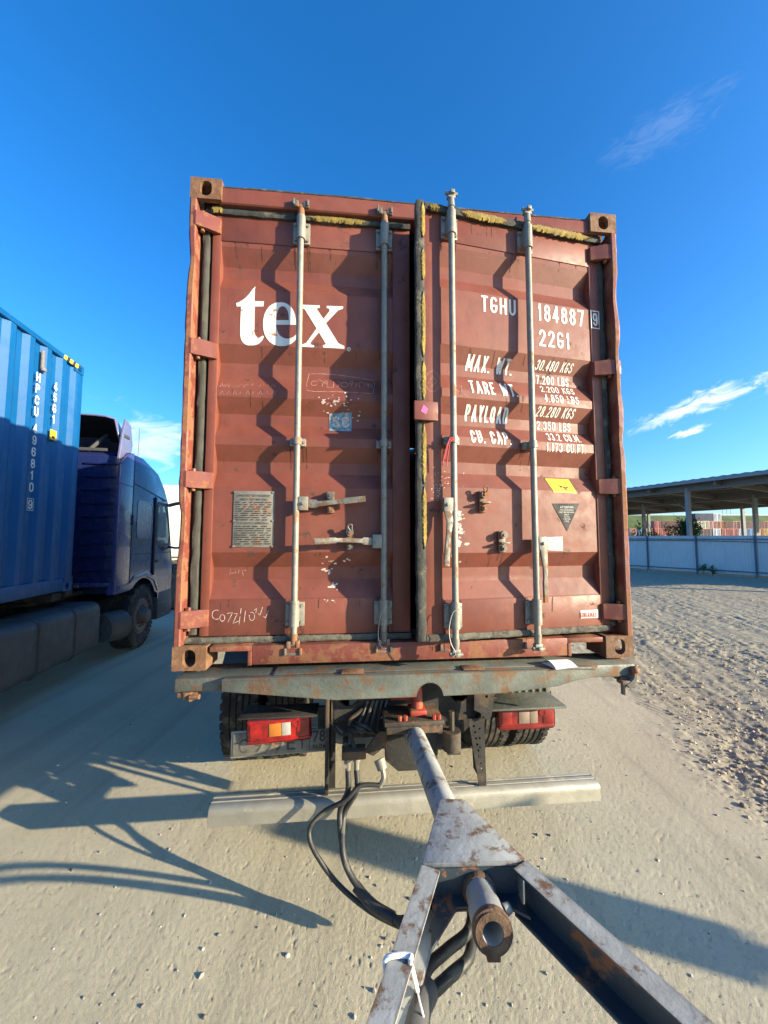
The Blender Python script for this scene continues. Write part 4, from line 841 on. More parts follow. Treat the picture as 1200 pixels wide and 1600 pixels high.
# ladder frame
for x in (0.80, 1.60):
    g = G(); sg = 1 if x < 1.2 else -1
    for (a, b_, c, d) in ((0, 0.010, 0.79, 1.064), (0.0101, 0.075, 0.79, 0.80), (0.0101, 0.075, 1.054, 1.064)):
        xa, xb = sorted((x + sg * a, x + sg * b_)); g.box(xa, xb, 0.20, 7.6, c, d)
    g.build('frame_rail', M['chas'], truck)
def holed_plate(poly, holes, axis, a0, a1, name, m, parent):
    b = bmesh.new(); rings = [poly] + [[(cx_ + r_ * math.cos(2 * math.pi * i / 10), cz_ + r_ * math.sin(2 * math.pi * i / 10)) for i in range(10)] for cx_, cz_, r_ in holes]
    for rg in rings:
        vs_ = [b.verts.new((u, a0, v) if axis == 'y' else (a0, u, v)) for u, v in rg]
        for i in range(len(vs_)): b.edges.new((vs_[i], vs_[(i + 1) % len(vs_)]))
    bmesh.ops.triangle_fill(b, use_beauty=True, use_dissolve=False, edges=b.edges[:])
    r_ = bmesh.ops.extrude_face_region(b, geom=b.faces[:]); dv = Vector((0, a1 - a0, 0)) if axis == 'y' else Vector((a1 - a0, 0, 0))
    bmesh.ops.translate(b, vec=dv, verts=[v for v in r_['geom'] if isinstance(v, bmesh.types.BMVert)])
    bmesh.ops.recalc_face_normals(b, faces=b.faces); me = bpy.data.meshes.new(name); b.to_mesh(me); b.free(); return link(name, me, m, parent, 30)
holed_plate([(0.79, 1.062), (1.61, 1.062), (1.61, 0.78), (1.52, 0.70), (0.90, 0.70), (0.79, 0.78)], [(0.87, 0.93, 0.06), (1.50, 0.93, 0.06), (1.00, 0.985, 0.008), (1.40, 0.99, 0.014), (1.36, 1.0, 0.008), (1.06, 0.80, 0.012)], 'y', 0.185, 0.199, 'rear_cross_plate', M['chas'], truck)
for y in (1.0, 2.2, 3.6, 5.0, 6.6): G().box(0.8105, 1.5895, y, y + 0.09, 0.83, 1.03, 0.004).build('cross_member', M['chas'], truck)
# underrun bar hangers: perforated plates
hol = [(0.10 + 0.025 * (i % 2), 0.62 + 0.045 * i, 0.008) for i in range(7)]
holR = [(0.225 + 0.01 * math.sin(i), 0.53 + 0.05 * i, 0.0095) for i in range(9)] + [(0.265, 0.60 + 0.06 * i, 0.0095) for i in range(6)]
holed_plate([(0.15, 1.062), (0.36, 1.062), (0.36, 0.84), (0.30, 0.438), (0.20, 0.438), (0.15, 0.82)], holR, 'x', 1.615, 1.625, 'hanger_plate', M['chas'], truck)
holed_plate([(0.15, 1.062), (0.36, 1.062), (0.36, 0.84), (0.30, 0.438), (0.20, 0.438), (0.15, 0.82)], holR, 'x', 0.775, 0.785, 'hanger_plate', M['chas'], truck)
holed_plate([(1.560, 1.06), (1.70, 1.06), (1.655, 0.82), (1.630, 0.80), (1.60, 0.84), (1.56, 0.86)], [(1.64, 0.98, 0.008), (1.655, 1.02, 0.008), (1.63, 0.93, 0.008)], 'y', 0.10, 0.11, 'gusset_plate', M['chas'], truck)
holed_plate([(1.535, 0.80), (1.625, 0.80), (1.632, 0.440), (1.59, 0.440)], [(1.565 + 0.006 * i, 0.76 - 0.033 * i, 0.007) for i in range(8)] + [(1.598, 0.745 - 0.05 * i, 0.006) for i in range(4)], 'y', 0.13, 0.138, 'hanger_plate', M['chas'], truck)
G().box(0.745, 0.765, 0.13, 0.20, 0.439, 1.06, 0.003).box(0.7655, 0.80, 0.19, 0.20, 0.439, 1.06).build('hanger_post', M['chas'], truck)
# aluminium underrun bar: swept profile with a sloped, grooved top
pr = [(0.0, 0.346), (0.11, 0.346), (0.11, 0.430), (0.104, 0.436), (0.090, 0.436), (0.088, 0.4335), (0.076, 0.4335), (0.074, 0.437), (0.052, 0.438), (0.050, 0.4345), (0.042, 0.4345), (0.040, 0.438), (0.022, 0.437), (0.006, 0.426), (0.0, 0.416), (0.0, 0.400)]
G().prism([(a + 0.09, b_) for a, b_ in pr], 'x', 0.165, 2.275, 0.002).build('underrun_bar', M['alu'], truck, 30)
# tail lamps
def tail_lamp(x0, x1, z0, z1, y, tilt, flip, dusty=False):
    LE, AM = (M['lensd'], M['lampglass']) if dusty else (M['lens'], M['amber'])
    cx_, cz_ = (x0 + x1) / 2, (z0 + z1) / 2; Mx = Matrix.Translation((cx_, y, cz_)) @ Matrix.Rotation(tilt, 4, 'Y'); hw, hh = (x1 - x0) / 2, (z1 - z0) / 2
    h = G().box(-hw + 0.006, hw - 0.006, 0.03, 0.075, -hh + 0.006, hh - 0.006, 0.01, Mx).build('tail_lamp', M['black'], truck)
    G().box(-hw, hw, 0.0, 0.032, -hh, hh, 0.022, Mx, 4).build('lens', LE, h)
    q = -1 if flip else 1
    for zz in (-0.72, 0.72): G().box(-hw * 0.96, hw * 0.96, -0.0025, 0.002, hh * zz - 0.004, hh * zz + 0.004, 0.001, Mx).build('lens_rib', LE, h)
    for xx in (-0.7, 0.72): G().box(hw * xx - 0.03, hw * xx + 0.03, -0.003, 0.002, -hh * 0.5, hh * 0.55, 0.002, Mx).build('lens_block', LE, h)
    sq = lambda a, b_, m, dz=0.0: G().box(min(q * a, q * b_) * hw, max(q * a, q * b_) * hw, -0.004, 0.004, -hh * (0.55 - dz), hh * (0.55 - dz), 0.003, Mx).build('lens', m, h)
    sq(-0.30, 0.08, AM, 0.08); sq(0.09, 0.36, M['lampglass'] if dusty else M['clear'], 0.08)
    G().cyl(Mx @ Vector((q * 0.52 * hw, -0.003, hh * 0.35)), Mx @ Vector((q * 0.52 * hw, 0.004, hh * 0.35)), 0.02, n=14).build('reflector', LE, h)
    return h
tail_lamp(0.315, 0.665, 0.685, 0.830, 0.20, R(-3), False)
tail_lamp(1.735, 2.085, 0.690, 0.832, 0.20, R(0), False, True)
G().box(0.285, 0.70, 0.14, 0.30, 0.842, 0.850, 0.002).build('lamp_shelf', M['chas'], truck); G().box(1.66, 2.11, 0.12, 0.36, 0.838, 0.850, 0.002).build('lamp_shelf', M['beam'], truck)
G().box(0.70, 0.80, 0.22, 0.24, 0.74, 0.86).build('lamp_bracket', M['chas'], truck); G().box(1.60, 1.75, 0.26, 0.28, 0.74, 0.86).build('lamp_bracket', M['chas'], truck)
# number plate in its battered frame
pt = R(-1.5); Mp = Matrix.Translation((0.50, 0.235, 0.672)) @ Matrix.Rotation(pt, 4, 'Y') @ Matrix.Rotation(R(-6), 4, 'X')
np_ = G().box(-0.262, 0.262, 0.0, 0.008, -0.058, 0.058, 0.004, Mp).build('number_plate', M['plac'], truck)  # plate colour darkened for dirt and for the lamp's shadow on it
G().box(-0.275, 0.275, 0.009, 0.02, -0.068, 0.068, 0.003, Mp).build('plate_frame', M['alu'], truck)
def flat_text(s, r, Mx, m, parent, bold=0.01, name='lettering'):
    b = text_bm(s, *r, 0, bold); bmesh.ops.transform(b, matrix=Mx, verts=b.verts); me = bpy.data.meshes.new(name); b.to_mesh(me); b.free(); return link(name, me, m, parent, 0)
Mq = Mp @ Matrix.Translation((0, -0.0012, 0))
flat_text('78', (0.172, 0.242, -0.012, 0.048), Mq, M['ink'], np_); flat_text('RUS', (0.172, 0.225, -0.046, -0.024), Mq, M['ink'], np_); G().box(0.152, 0.155, -0.0008, 0.0, -0.05, 0.05, 0, Mp).build('plate_line', M['ink'], np_)
G().box(0.228, 0.25, -0.0008, 0.0, -0.044, -0.028, 0, Mp).build('plate_flag', M['ink'], np_)
for k, X in enumerate((-0.23, -0.15, -0.095, -0.04, 0.03, 0.09)):
    flat_text('C999EY'[k], (X, X + 0.045, -0.042, 0.03), Mq, M['rubgrey'], np_, 0.0)
# wheels, axle, mudguards
for (x, s) in ((-0.07, -1), (0.26, -1), (2.49, 1), (2.16, 1)): wheel(truck, x, 1.46, 0.5, s)
for (x, s) in ((-0.05, -1), (2.47, 1)): wheel(truck, x, 6.9, 0.5, s)
G().cyl((0.2, 1.46, 0.5), (2.2, 1.46, 0.5), 0.07, n=14).sphere((1.2, 1.46, 0.5), 0.2).build('rear_axle', M['chas'], truck); G().cyl((0.1, 6.9, 0.5), (2.3, 6.9, 0.5), 0.06, n=12).build('front_axle', M['chas'], truck)
def mudguard(x0, x1, ribs):
    g = G(); rows = []
    for i in range(15):
        t = R(20 + 130 * i / 14); rows.append([(x, 1.46 + 0.60 * math.cos(t), 0.5 + 0.585 * math.sin(t)) for x in (x0, x1)])
    g.grid(rows); return g.build('mudguard', M['plast'], truck)
mudguard(-0.06, 0.6, 0); mudguard(1.84, 2.48, 0)
g = G(); g.box(1.80, 2.13, 0.34, 0.36, 0.80, 0.985, 0.004)
for i in range(7): g.box(1.825 + i * 0.045, 1.842 + i * 0.045, 0.330, 0.3398, 0.81, 0.975, 0.003)
g.build('ribbed_flap', M['beam'], truck)
# coupling: jaw plate, red pin housing, valve block with hose ends
g = G(); g.box(1.05, 1.36, -0.02, 0.22, 0.845, 0.868, 0.004)
g.box(1.06, 1.35, -0.022, -0.006, 0.81, 0.8448, 0.003); g.build('coupling_plate', M['dkcast'], truck)
g = G(); g.cyl((1.235, 0.08, 0.868), (1.235, 0.08, 0.99), 0.034, 0.028, n=16); g.box(1.19, 1.28, 0.03, 0.13, 0.869, 0.90, 0.008); g.cyl((1.10, 0.12, 0.955), (1.23, 0.10, 0.955), 0.03, n=12); g.sphere((1.235, 0.08, 0.99), 0.03)
for x in (1.13, 1.16, 1.31, 1.335): g.cyl((x, 0.0, 0.868), (x, 0.0, 0.892), 0.011, n=6)
g.build('coupling_pin', M['redhitch'], truck)
g = G(); g.prism([(1.06, 0.844), (1.37, 0.844), (1.36, 0.60), (1.31, 0.54), (1.14, 0.54), (1.07, 0.60)], 'y', 0.13, 0.16, 0.006); g.build('jaw_back', M['chas'], truck)
G().cyl((1.18, 0.20, 0.90), (1.18, 0.60, 0.90), 0.13, n=20).build('coupling_damper', M['chas'], truck)
G().cyl((1.43, 0.10, 0.66), (1.43, 0.10, 0.76), 0.05, n=14).cyl((1.43, 0.10, 0.76), (1.43, 0.10, 0.86), 0.016, n=8).box(1.40, 1.47, 0.07, 0.13, 0.645, 0.66).build('air_valve', M['dkcast'], truck)
g = G(); g.box(0.835, 0.96, 0.02, 0.10, 0.672, 0.715, 0.006); g.prism([(0.95, 0.69), (1.03, 0.79), (1.07, 0.79), (1.07, 0.72), (1.0, 0.665)], 'y', 0.06, 0.075, 0.003)
g.tube([(0.90, 0.06, 0.71), (0.87, 0.14, 0.80), (0.95, 0.17, 0.86)], 0.012, n=8); g.box(0.84, 0.87, 0.07, 0.19, 0.70, 0.735, 0.004)
g.build('valve_block', M['dkcast'], truck)
g = G()
for x in (0.868, 0.912): g.cyl((x, 0.05, 0.655), (x, 0.05, 0.672), 0.02, n=10); g.cyl((x, 0.05, 0.60), (x, 0.05, 0.655), 0.014, n=10)
g.box(0.848, 0.862, 0.03, 0.07, 0.63, 0.648); g.build('hose_coupling', M['galv'], truck)
g = G(); g.cyl((1.03, 0.05, 0.655), (1.045, 0.03, 0.615), 0.03, 0.026, n=12); g.tube([(1.045, 0.03, 0.62), (1.05, 0.02, 0.58), (1.03, 0.02, 0.54)], 0.013, n=8); g.build('electric_plug', M['galv'], truck)
g = G(); rr_ = random.Random(6)
for k in range(5):
    x = 0.80 + 0.03 * k; g.tube([(x - 0.03, 0.16, 0.80), (x + 0.04, 0.10, 0.76 + 0.01 * k), (x + 0.12, 0.13, 0.80 - 0.012 * k), (x + 0.16 + 0.02 * rr_.random(), 0.18, 0.90)], 0.008, n=6)
g.build('cable_loom', M['hose'], truck)
for x0, x1, y0, y1 in ((0.82, 1.58, 1.9, 2.7),): G().cyl((0.35, 3.4, 0.75), (0.35, 5.0, 0.75), 0.28, n=20).build('fuel_tank', M['tank'], truck)
pap = empty('folded_paper', (CX0 - math.sin(YAW) * -0.05 + math.cos(YAW) * 1.97, CY0 + math.cos(YAW) * -0.05 + math.sin(YAW) * 1.97, 1.1405), YAW + R(12))
tag(pap, 'folded white paper lying on the rusty beam below the right door', 'paper')
G().grid([[(x, y, 0.003 + 0.02 * max(0, math.sin((y + 0.055) / 0.11 * math.pi)) * (1 - x * 3)) for x in (-0.065, -0.02, 0.03, 0.065)] for y in np.linspace(-0.055, 0.055, 9)]).build('sheet', M['paper'], pap, 60)
G().grid([[(x, y - 0.004, 0.001) for x in (-0.07, 0.07)] for y in (-0.06, 0.055)]).build('sheet', M['paper'], pap, 60)

# ================================================================== drawbar of the trailer
db = empty('trailer_drawbar', (0.3, 1.4, 0.0)); tag(db, 'grey rusty A-frame trailer drawbar hooked to the red truck coupling', 'drawbar')
KD = (EYE - 0.88) / (EYE - 0.70)            # the frame was laid out at 0.70 m; it sits at coupling height, 0.88 m, and is that much smaller
Wd = Matrix.Translation((-0.3, -1.4, 0)) @ Matrix.Translation((0, 0, EYE)) @ Matrix.Scale(KD, 4) @ Matrix.Translation((0, 0, -EYE))
ZT, ZB = 0.70, 0.555
eye0 = Vector((0.175, 2.60, 0.59)); tub1 = Vector((0.283, 1.60, 0.635))
G().cyl(eye0, tub1, 0.058, n=24).cyl(eye0 + Vector((-0.004, 0.035, 0)), eye0 + (tub1 - eye0) * 0.14, 0.066, n=24).lathe([(-0.02, 0.09), (0.02, 0.09), (0.02, 0.045), (-0.02, 0.045)], (0.168, 2.66, 0.58), (0, 0, 1), 24, True).box(0.13, 0.21, 2.57, 2.62, 0.53, 0.64, 0.01).build('tow_tube', M['draw'], db, M=Wd)
plq = [(0.236, 1.690), (0.248, 1.700), (0.332, 1.698), (0.345, 1.688), (0.490, 1.398), (0.484, 1.384), (0.140, 1.372), (0.131, 1.378)]
G().prism(plq, 'z', ZT - 0.012, ZT, 0.002).build('top_plate', M['draw'], db, M=Wd)
G().prism([(a, b_) for a, b_ in plq], 'z', ZB - 0.01, ZB, 0.002).build('bottom_plate', M['drawshade'], db, M=Wd)
pa, pb = Vector((0.236, 1.690, 0)), Vector((0.133, 1.374, 0)); qa, qb = Vector((0.345, 1.688, 0)), Vector((0.488, 1.388, 0))
g = G(); g.prism([(0.238, 1.685), (0.246, 1.685), (0.145, 1.376), (0.137, 1.376)], 'z', ZB + 0.0005, ZT - 0.0125); g.prism([(0.335, 1.685), (0.343, 1.685), (0.482, 1.390), (0.473, 1.388)], 'z', ZB + 0.0005, ZT - 0.0125); g.build('side_plates', M['draw'], db, M=Wd)
def channel(a, b_, inner, m, parent):
    """C-channel leg from a to b; web on the outer side, flanges reaching towards inner"""
    a, b_ = Vector((*a, 0)), Vector((*b_, 0)); d = (b_ - a).normalized(); nn = Vector((d.y, -d.x, 0)); nn = nn if nn.dot(Vector((*inner, 0)) - a) > 0 else -nn
    prof = [(0, ZB), (0, ZT), (0.062, ZT), (0.062, ZT - 0.007), (0.058, ZT - 0.010), (0.010, ZT - 0.014), (0.010, ZB + 0.014), (0.058, ZB + 0.010), (0.062, ZB + 0.007), (0.062, ZB)]
    rows = [[p + nn * o + Vector((0, 0, z)) for o, z in prof + prof[:1]] for p in (a, a + (b_ - a) * 0.3, b_)]
    return G().grid(rows).build('leg', m, parent, 30, Wd)
channel((0.131, 1.3715), (-0.75, -0.83), (0.3, 0.5), M['draw'], db); channel((0.490, 1.386), (1.82, -0.83), (0.3, 0.5), M['drawshade'], db)  # right leg takes the shade-dark paint, left leg the plain grey
d_ = (Vector((1.82, -0.83, 0)) - Vector((0.490, 1.386, 0))); nq = Vector((d_.y, -d_.x, 0)).normalized(); nq = nq if nq.x < 0 else -nq; p_ = Vector((0.490, 1.386, 0)); q_ = Vector((1.82, -0.83, 0))
G().prism([(v.x, v.y) for v in (p_ - nq * 0.001, p_ + nq * 0.0625, q_ + nq * 0.0625, q_ - nq * 0.001)], 'z', ZT + 0.0004, ZT + 0.003).build('leg_flange', M['draw'], db, 30, Wd)  # thin strip in plain grey keeps the flange top light over the darkened leg
G().box(-0.78, 1.86, -0.95, -0.83, ZB, ZT, 0.006).build('cross_beam', M['draw'], db, M=Wd)
# gusset between the legs and the telescopic socket
g = G(); g.prism([(0.165, 1.371), (0.455, 1.383), (0.47, 1.30), (0.40, 1.345), (0.24, 1.335), (0.14, 1.20)], 'z', 0.590, 0.600, 0.002); g.prism([(0.165, 1.371), (0.455, 1.383), (0.455, 1.389), (0.165, 1.377)], 'z', ZB + 0.002, ZT - 0.014); g.build('gusset', M['drawshade'], db, M=Wd)
s0 = at_z(735, 1352, 0.600); s1 = at_z(770, 1457, 0.650); ax = (s1 - s0).normalized(); SL = (s1 - s0).length - 0.262; s0 = s0 + ax * SL
so_ = G(); n_ = ax; so_.lathe([(-0.06, 0.0482), (0.0, 0.0482), (0.165, 0.0482), (0.175, 0.0533), (0.235, 0.0533), (0.237, 0.0568), (0.262, 0.0568), (0.264, 0.0516), (0.264, 0.0310), (0.17, 0.0292), (0.17, 0.0043)], s0, ax, 32)  .build('socket', M['draw2'], db, 35, Wd)
G().lathe([(0.2645, 0.0525), (0.268, 0.0516), (0.268, 0.0314), (0.2642, 0.0314)], s0, ax, 32, True).build('socket_ring', M['rustring'], db, 35, Wd)
G().lathe([(0.242, 0.0574), (0.250, 0.0598), (0.2635, 0.0593), (0.2638, 0.0520), (0.2642, 0.0518)], s0, ax, 32, False, False).build('socket_collar', M['rustring'], db, 35, Wd)
G().lathe([(0.08, 0.0495), (0.085, 0.0550), (0.10, 0.0568), (0.112, 0.0520), (0.113, 0.0490)], s0, ax, 28, False, False).build('weld_bead', M['rustring'], db, 40, Wd)
q = s0 + ax * 0.215 + Vector((0.054, 0.018, 0.01)); G().cyl(q, q + Vector((0.020, 0.006, 0.004)), 0.018, 0.014, n=10).build('grease_boss', M['draw'], db, 40, Wd)
G().box(s1.x - 0.02, s1.x + 0.02, s1.y - 0.012, s1.y + 0.012, s1.z - 0.072, s1.z - 0.052, 0.004).build('stop_lug', M['rustring'], db, M=Wd)
# white cable tie round the left leg
la = at_z(607, 1500, ZT); lb = at_z(640, 1497, ZT)
G().tube([la + Vector((-0.008, 0, -0.03)), la + Vector((-0.004, 0, 0.006)), lb + Vector((0.0, 0, 0.006)), at_z(641, 1503, ZT + 0.004), at_z(646, 1522, 0.64), at_z(652, 1548, 0.57)], 0.0065, n=8, sub=4).build('cable_tie', M['white2'], db, 40, Wd)
tie2 = G().tube([at_z(652, 1548, 0.565), at_z(656, 1565, 0.585), at_z(659, 1578, 0.585), at_z(662, 1590, 0.56)], 0.003, n=6).build('cable_tie', M['white2'], db, 40, Wd)
# ---- hoses
def hose(name, pts, r, label, group=None):
    P = [Vector(p) for p in pts]; o = G().tube(pts, r, 12, 8).build(name, M['hose'], None, 60); tag(o, label, 'hose', group); return o
TL = lambda x, y, z: (CX0 + math.cos(YAW) * x - math.sin(YAW) * y, CY0 + math.sin(YAW) * x + math.cos(YAW) * y, z)
low = [at_z(533, 1335, 0.285), at_z(548, 1378, 0.20), at_z(580, 1415, 0.142), at_z(614, 1440, 0.118)]
rest = [at_z(650, 1442, 0.14), at_z(695, 1415, 0.27), at_z(725, 1396, 0.42), at_z(736, 1388, 0.53), at_z(738, 1396, 0.61), at_z(740, 1432, 0.665), at_z(735, 1474, 0.675), at_z(700, 1507, 0.69), at_z(668, 1540, 0.715), at_z(652, 1600, 0.745), Vector((0.00, 0.62, 0.75)), Vector((-0.2, 0.2, 0.75)), Vector((-0.55, -0.5, 0.75))]
o1, o2 = Vector((0.018, 0.012, 0.008)), Vector((-0.012, -0.014, 0.012))
hose('air_hose', [TL(0.868, 0.05, 0.61), TL(0.868, 0.03, 0.52)] + [at_z(531, 1270, 0.41)] + [p + o1 * 0.6 for p in low] + [p + Vector((0.0, 0.022, 0.012)) for p in rest], 0.0145, 'black air hose straight down from the inner valve outlet to the drawbar', None)
hose('air_hose', [TL(0.912, 0.05, 0.61), TL(0.912, 0.03, 0.52)] + [at_z(538, 1272, 0.40)] + [p + o2 * 0.4 + Vector((0.012, 0, 0.016)) for p in low] + [p + Vector((-0.012, -0.026, -0.012)) for p in rest], 0.0145, 'black air hose from the outer valve outlet beside the tow tube', None)
hose('electric_cable', [TL(1.03, 0.02, 0.545), at_z(563, 1228, 0.55), at_z(540, 1250, 0.50), at_z(507, 1268, 0.44), at_z(486, 1290, 0.38), at_z(484, 1312, 0.33), at_z(497, 1340, 0.27), at_z(525, 1378, 0.18), at_z(560, 1410, 0.125), at_z(600, 1436, 0.09)] + [p + Vector((0.0, 0.0, -0.026)) for p in rest], 0.0115, 'thin looping electric cable plugged into the white plug', None)
# spiral wrap sleeve where the three lines run together
slv = G().tube([p + Vector((0.004, -0.002, 0.006)) for p in (low[1] + (low[2] - low[1]) * 0.2, low[2], low[3] + Vector((0.0, 0.0, 0.01)))], 0.023, 12, 8).build('hose_sleeve', M['hose'], None, 60); tag(slv, 'black sleeve round the bundled hoses where they sag near the ground', 'hose')
slv2 = G().tube([rest[8] + Vector((-0.004, -0.008, -0.004)), rest[9] + Vector((-0.004, 0, 0)), rest[10]], 0.029, 12, 8).build('hose_sleeve', M['tank'], None, 60); tag(slv2, 'dusty grey sleeve round the hoses tied to the drawbar leg', 'hose')

# ================================================================== neighbouring rig on the left
BX, BY, BA = -4.021, 4.842, R(10.51)
bc = empty('shipping_container', (BX, BY, 0), BA); tag(bc, 'tall bright blue shipping container lettered HPCU on a semi trailer', 'container')
Z0, Z1, Y1 = 1.13, 4.09, 0.16; Y0 = Y1 - 12.19
for x, s_ in ((0.0, 1), (-CW, -1)):
    G().grid(corr_wall(Y0 + 0.2, Y1 - 0.145, Z0 + 0.16, Z1 - 0.065, 0, 0.036, 0.278, lambda l, o, z: (x - s_ * (0.008 + o), l, z))).build('side_wall', M['bluec'], bc, 20)
    a, b_ = sorted((x, x - s_ * 0.06)); G().box(a, b_, Y0 + 0.18, Y1 - 0.179, Z1 - 0.07, Z1 - 0.012, 0.004).build('top_rail', M['bluec'], bc); G().box(a, b_, Y0 + 0.18, Y1 - 0.179, Z0 + 0.012, Z0 + 0.165, 0.004).build('bottom_rail', M['bluec'], bc)
    for yy, sy in ((Y1, 1), (Y0, -1)):
        casting(x, yy, Z0, s_, sy, bc, M['bluec'], False); casting(x, yy, Z1 - 0.118, s_, sy, bc, M['bluec'], True)
        a2, b2 = sorted((yy, yy - sy * 0.14)); c2_, d2 = sorted((x - s_ * 0.003, x - s_ * 0.12)); G().box(c2_, d2, a2, b2, Z0 + 0.1185, Z1 - 0.1185, 0.012).build('corner_post', M['bluec'], bc)
G().box(-CW + 0.05, -0.05, Y0 + 0.1, Y1 - 0.1, Z1 - 0.05, Z1 - 0.025).build('roof', M['bluec'], bc)
G().grid(corr_wall(-CW + 0.12, -0.12, Z0 + 0.12, Z1 - 0.1, 0, 0.045, 0.25, lambda l, o, z: (l, Y1 - 0.02 - o, z))).build('front_wall', M['bluec'], bc, 20)
G().box(-CW + 0.05, -0.05, Y0 + 0.02, Y0 + 0.06, Z0 + 0.1, Z1 - 0.08).build('door', M['bluec'], bc); G().box(-CW + 0.07, -0.07, Y0 + 0.1, Y1 - 0.1, Z0 + 0.13, Z0 + 0.16).build('floor', M['chas'], bc)
b = bmesh.new()
def side_glyph(s, y0, y1, z0, z1, m, name='lettering', x=0.0005):
    t = stroke_text(s, y0, y1, z0, z1, 0, 0.17)
    for v in t.verts: v.co = Vector((x - v.co.y, v.co.x, v.co.z))
    me = bpy.data.meshes.new(name); t.to_mesh(me); t.free(); return link(name, me, m, bc, 0)
zt = 3.66
for k, ch in enumerate('HPCU 496810 9'):
    if ch != ' ': side_glyph(ch, -0.70, -0.635, zt - 0.105, zt, M['white'])
    zt -= 0.132 if ch != ' ' else 0.06
g = G()
for a0, a1, c0, c1 in ((-0.715, -0.62, zt + 0.012, zt + 0.018), (-0.715, -0.62, zt + 0.142, zt + 0.148), (-0.715, -0.71, zt + 0.018, zt + 0.142), (-0.625, -0.62, zt + 0.018, zt + 0.142)): g.box(0.0002, 0.0008, a0, a1, c0, c1)
g.build('lettering', M['white'], bc, 0)
zt = 3.67
for ch in '45G1': side_glyph(ch, -0.405, -0.345, zt - 0.105, zt, M['white']); zt -= 0.135
yb = G().box(-0.004, 0.002, -0.42, -0.31, 2.965, 3.085, 0.002).build('warning_sticker', M['yel'], bc); G().box(0.0021, 0.0026, -0.40, -0.33, 3.03, 3.036).box(0.0021, 0.0026, -0.40, -0.33, 3.05, 3.056).box(0.0021, 0.0026, -0.39, -0.34, 2.985, 3.015).build('print', M['ink'], yb, 0)
for k in range(3): G().prism([(-0.265 + k * 0.115, Z1 - 0.068), (-0.205 + k * 0.115, Z1 - 0.068), (-0.185 + k * 0.115, Z1 - 0.014), (-0.245 + k * 0.115, Z1 - 0.014)], 'x', 0.0003, 0.002).build('hazard_stripe', M['yel'], bc)
for k in range(3): G().prism([(-0.205 + k * 0.115, Z1 - 0.068), (-0.155 + k * 0.115, Z1 - 0.068), (-0.135 + k * 0.115, Z1 - 0.014), (-0.185 + k * 0.115, Z1 - 0.014)], 'x', 0.0003, 0.0019).build('hazard_stripe', M['tridk'], bc)
g = G(); g.box(-0.01, 0.012, -0.635, -0.60, 3.72, 3.94, 0.004); g.box(0.0, 0.03, -0.64, -0.585, 3.70, 3.74, 0.006); g.build('vent', M['galv'], bc)
# chassis of the semi trailer
ch_ = empty('trailer_chassis', (BX, BY, 0), BA); tag(ch_, 'dark skeletal semi trailer chassis under the blue container', 'trailer')
for x in (-1.75, -0.70): G().box(x, x + 0.10, Y0, 0.05, 0.93, 1.10, 0.004).build('frame_rail', M['chas'], ch_)
for y in (-0.15, -2.5, -5, -7.5, -10, -11.9): G().box(-2.40, -0.03, y, y + 0.16, 1.02, 1.125, 0.006).build('bolster', M['chas'], ch_)
g = G(); g.box(-0.35, -0.06, 0.165, 0.30, 1.05, 1.30, 0.012); g.box(-0.20, -0.10, 0.24, 0.34, 1.10, 1.24, 0.01); g.cyl((-0.05, 0.25, 1.16), (0.03, 0.25, 1.16), 0.022, n=10); g.build('front_bolster_lock', M['plast'], ch_)
for y in (-8.0, -9.3, -10.6):
    for x, s_ in ((0.02, 1), (-2.46, -1)): wheel(ch_, x, y, 0.5, s_, lugs=False)
    G().cyl((-2.3, y, 0.5), (-0.1, y, 0.5), 0.07, n=10).build('axle', M['chas'], ch_)
# ---- tractor and cabs
def rrect(y0, y1, z0, z1, r, n=5):
    out = []
    for cx_, cz_, a in ((y1 - r, z1 - r, 0), (y0 + r, z1 - r, 90), (y0 + r, z0 + r, 180), (y1 - r, z0 + r, 270)):
        out += [(cx_ + r * math.cos(R(a + 90 * i / n)), cz_ + r * math.sin(R(a + 90 * i / n))) for i in range(n + 1)]
    return out
def ring_strip(outer, t, x0, x1, g):
    cy_ = sum(p[0] for p in outer) / len(outer); cz_ = sum(p[1] for p in outer) / len(outer); n = len(outer)
    inn = [(cy_ + (a - cy_) * (1 - t / max(0.05, abs(a - cy_))) if abs(a - cy_) > 0.03 else a, cz_ + (c - cz_) * (1 - t / max(0.05, abs(c - cz_))) if abs(c - cz_) > 0.03 else c) for a, c in outer]
    A, B_, C_, D_ = [[g.b.verts.new((x, p, q)) for p, q in pl] for x, pl in ((x0, outer), (x1, outer), (x1, inn), (x0, inn))]
    for P_, Q_ in ((A, B_), (B_, C_), (C_, D_)):
        for i in range(n): g.b.faces.new((P_[i], P_[(i + 1) % n], Q_[(i + 1) % n], Q_[i]))
